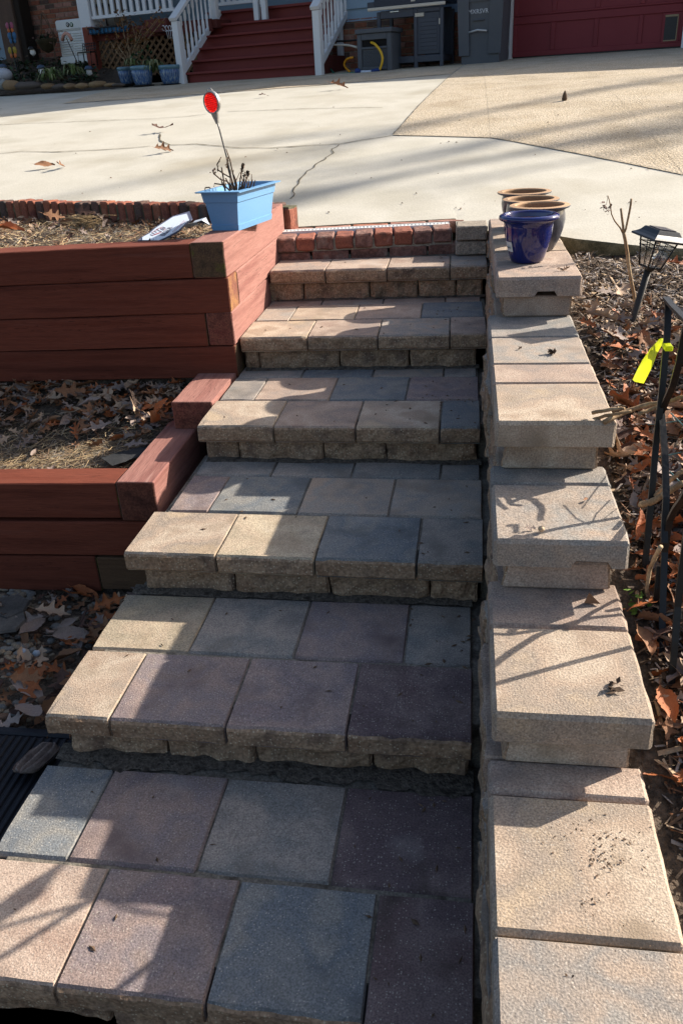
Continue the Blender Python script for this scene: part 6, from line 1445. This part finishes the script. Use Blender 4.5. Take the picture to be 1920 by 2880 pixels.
for i in range(6):
    px, py = random.uniform(1840, 1925), random.uniform(1150, 1420); mb = MB(); P = []; x = random.uniform(.70, .86)
    for k in range(6): P.append(at_x(px, py, x)); px += random.uniform(-28, 28); py += random.uniform(-14, 30); x += random.uniform(-.01, .01)
    mb.tube(P, [.0022, .002, .0018, .0016, .0012, .0008], 4); mb.build('vine', M_DKSTEM if i % 3 else M_STEM, tw)

# ---- leaves and crumbs on the caps, treads and driveway
def on(px, py, z): return at_z(px, py, z)
leaf(on(zc2(480, 985)[0], zc2(480, 985)[1], .838)+Vector((0, 0, .004)), .03, 3, 'tiny curled grey leaf beside the acorn on the middle cap', rot=(.6, .2, .4)); q = on(*zc2(558, 990), .842)
mb = MB(); mb.ell(q+Vector((0, 0, .004)), (.008, .0085, .007), 9, 6); mb.build('acorn', mat('acorn_shell', [(.42, .30, .19)], bump=.1, rough=.5), label='small tan acorn lying on the middle cap block', cat='acorn', loc=q)
leaf(on(*zc2(872, 780), .838)+Vector((0, 0, .004)), .022, 0, 'tiny brown leaf scrap at the right of the middle cap', rot=(.5, .1, 1)); q = on(*zc2(905, 1490), .687)
mb = MB(); mb.add([q+Vector(v) for v in ((-.015, -.012, 0), (.022, -.014, .001), (.006, .012, .002), (-.005, -.006, .026))], [(0, 1, 3), (1, 2, 3), (2, 0, 3)]); mb.build('bark_chip', M_LEAF[0], label='brown pointed bark chip on the fourth cap up from the bottom', cat='bark chip', loc=q)
zp2 = lambda x, y: (1360+x/5.227, 500+y/5.227)
leaf(on(*zp2(1120, 1350), 1.147), .032, 1, 'pale curled leaf in front of the cobalt pot', rot=(.7, .3, .3)); leaf(on(*zp2(1205, 1335), 1.149), .035, 0, 'brown curled leaf right of the pale one on the top cap', rot=(.6, -.3, .6))
z1r = lambda x, y: (1300+x/2.529, 500+y/2.529)
random.seed(9)
for (x, y, s, n, lab) in ((408, 1212, .006, 10, 'small clod of moss on the long cap, left of the dark lump'), (628, 1245, .011, 26, 'dark crumbly lump of leaf mould on the long cap')):
    q = on(*z1r(x, y), .993); mb = MB(); 
    for i in range(n): leafquads(mb, q+Vector((random.gauss(0, s*.7), random.gauss(0, s*.6), s*.5+random.gauss(0, s*.3))), 1, (0, 0, 0), s*.8, mi=0, flat=1)
    mb.build('leaf_mould', [M_DKSTEM], label=lab, cat='debris', loc=q)
q = on(*(1300+1080/2.529, 1700+583/2.529), .688); mb = MB(); leafquads(mb, q, 9, (.008, .012, .002), .010, mi=0, flat=1); mb.build('seed_husk', [M_DKSTEM], label='dark ragged seed husk on the cap with the bar shadows', cat='debris', loc=q)
for (x, y, s, m, lab, r_) in (((210), 450, .16, 0, 'curled brown oak leaf on the pale concrete, nearest the upper bed', (.5, .1, .3)), (280, 452, .13, 0, 'twisted brown leaf touching the curled oak leaf on the concrete', (.8, .3, 1.6)), (755, 378, .17, 0, 'single folded brown leaf on the concrete left of the reflector', (.9, .2, .8)), (750, 280, .19, 4, 'dark dry leaf lying over the crack in the concrete', (.1, .1, .3)), (1555, 85, .22, 0, 'brown leaf at the edge of the house shade on the driveway', (.6, .3, .2)), (1212, 122, .12, 4, 'small dark leaf scrap in front of the red stairs', (.3, .1, .7))):
    leaf(on_drive(x/1.633, 200+y/1.633)+Vector((0, 0, .035 if s < .2 else .05)), s, m, lab, rot=r_)
q = on_drive(960+1022/1.633, 200+138/1.633); mb = MB(); mb.lathe([(.018, 0), (.024, .02), (.018, .05), (.006, .08), (0, .085)], 10, M=Matrix.Translation(q)); mb.build('pine_cone', M_DKSTEM, label='small dark cone standing on the aggregate driveway', cat='pine cone', loc=q)
# specks of debris on paving
mb = MB(); random.seed(15)
for i in range(170):
    k = random.randrange(6); x = random.uniform(-.75, .22) if random.random() < .5 else random.uniform(.05, .25); y = ST_Y[k]+random.uniform(.02, .56); a = random.uniform(0, 6.28); L_ = random.uniform(.004, .013); d = Vector((math.cos(a), math.sin(a), 0))*L_; s = Vector((-d.y, d.x, 0))*random.uniform(.15, .5)
    c = Vector((x, y, ST_Z[k]+.002))
    mb.add([c-d-s*.3, c+s, c+d, c-s, c+Vector((0, 0, .003))], [(0, 3, 4), (3, 2, 4), (2, 1, 4), (1, 0, 4)])
for i in range(60):
    px, py = random.uniform(0, 1900), random.uniform(300, 620); c = on_drive(px, py)+Vector((0, 0, .006)); L_ = random.uniform(.004, .013); a = random.uniform(0, 6.28); d = Vector((math.cos(a), math.sin(a), 0))*L_; s = Vector((-d.y, d.x, 0))*.5
    if c.y > drive_front(c.x)+.05: mb.add([c-d, c+s, c+d, c-s, c+Vector((0, 0, L_*.6))], [(0, 3, 4), (3, 2, 4), (2, 1, 4), (1, 0, 4)])
zf7 = lambda x, y: (960+x/1.633, 2200+y/1.633)
for (cx, cy, sx_, sy_, n) in ((1000, 260, 45, 40, 22), (1190, 350, 55, 35, 40), (1320, 270, 22, 12, 8), (1140, 560, 25, 18, 9), (1250, 300, 120, 90, 30), (1200, 760, 180, 90, 14), (1190, 250, 60, 50, 30)):
    for i in range(n):
        q = at_z(*zf7(random.gauss(cx, sx_), random.gauss(cy, sy_)), .532); r_ = random.uniform(.0006, .0022); leafquads(mb, q, 1, (.0, .0, .0), r_*1.8, mi=0, flat=.5)
mb.build('paving_debris', M_DKSTEM, label='scattered crumbs and twig bits on the paving and concrete', cat='debris', kind='stuff')
# wedged brick sliver in the joint between the steps and the wall
z8_ = lambda x, y: (1280+x/4.278, 1950+y/4.278)
q = at_x(*z8_(262, 600), .268)
mb = MB(); _b = .0085; stone(mb, .247, .262, q.y-.035, q.y+.04, q.z-.05, q.z+.055, left=.004, front=.004, n=(2, 4, 5)); mb.build('brick_sliver', mat('ochre_brick', [(.26, .15, .06), (.20, .11, .05)], scale=20, bump=.5), label='thin ochre brick sliver wedged between the steps and the wall', cat='brick', loc=q)

# ================================================================== bare trees behind the house, whose shade streaks the driveway
M_BARK = mat('grey_bark', [(.10, .08, .06), (.07, .055, .045)], scale=6, bump=.6, stretch=(3, 3, .6))
def tree(lab, x, y, h, seed):
    rnd = random.Random(seed); t = thing('bare_tree', lab, 'tree', (x, y, 1.6), 0, 'bare trees to the right of the house'); mb = MB()
    trunk = [Vector((x, y, 1.3)), Vector((x+rnd.uniform(-.2, .2), y, 1.6+h*.35)), Vector((x+rnd.uniform(-.5, .5), y+rnd.uniform(-.3, .3), 1.6+h*.7)), Vector((x+rnd.uniform(-.6, .6), y, 1.6+h))]
    mb.tube(trunk, [.22, .19, .14, .05], 8); mb.build('trunk', M_BARK, t)
    mb = MB()
    def limb(p, d, L, r, lv):
        q = p+d*L*.5+Vector((rnd.uniform(-.1, .1), rnd.uniform(-.1, .1), .05))*L; e = p+d*L; mb.tube([p, q, e], [r, r*.7, r*.35], 5)
        if lv < 2:
            for k in range(4):
                f = rnd.uniform(.35, .95); nd = (d+Vector((rnd.uniform(-.9, .9), rnd.uniform(-.9, .9), rnd.uniform(-.2, .6)))).normalized(); limb(p+(e-p)*f, nd, L*rnd.uniform(.4, .65), r*.5, lv+1)
    for k in range(9):
        f = rnd.uniform(.3, .98); i = min(int(f*3), 2); p = trunk[i]+(trunk[i+1]-trunk[i])*(f*3-i); a = rnd.uniform(0, 6.28); limb(p, Vector((math.cos(a), math.sin(a), rnd.uniform(.5, 1.6))).normalized(), h*rnd.uniform(.07, .12), .10, 0)
    mb.build('crown', M_BARK, t)
S_ = SUN/SUN.z
for i, (tx, ty, h) in enumerate(((-.5, 3.8, 14.0), (.55, 4.9, 16.0), (1.3, 6.8, 17.0))):
    c = Vector((tx, ty, 1.25))+S_*h; tree(['slender bare tree nearest the garage end', 'tall bare tree behind the garage end', 'tallest bare tree beyond the garage'][i], c.x, c.y, h, 40+i)
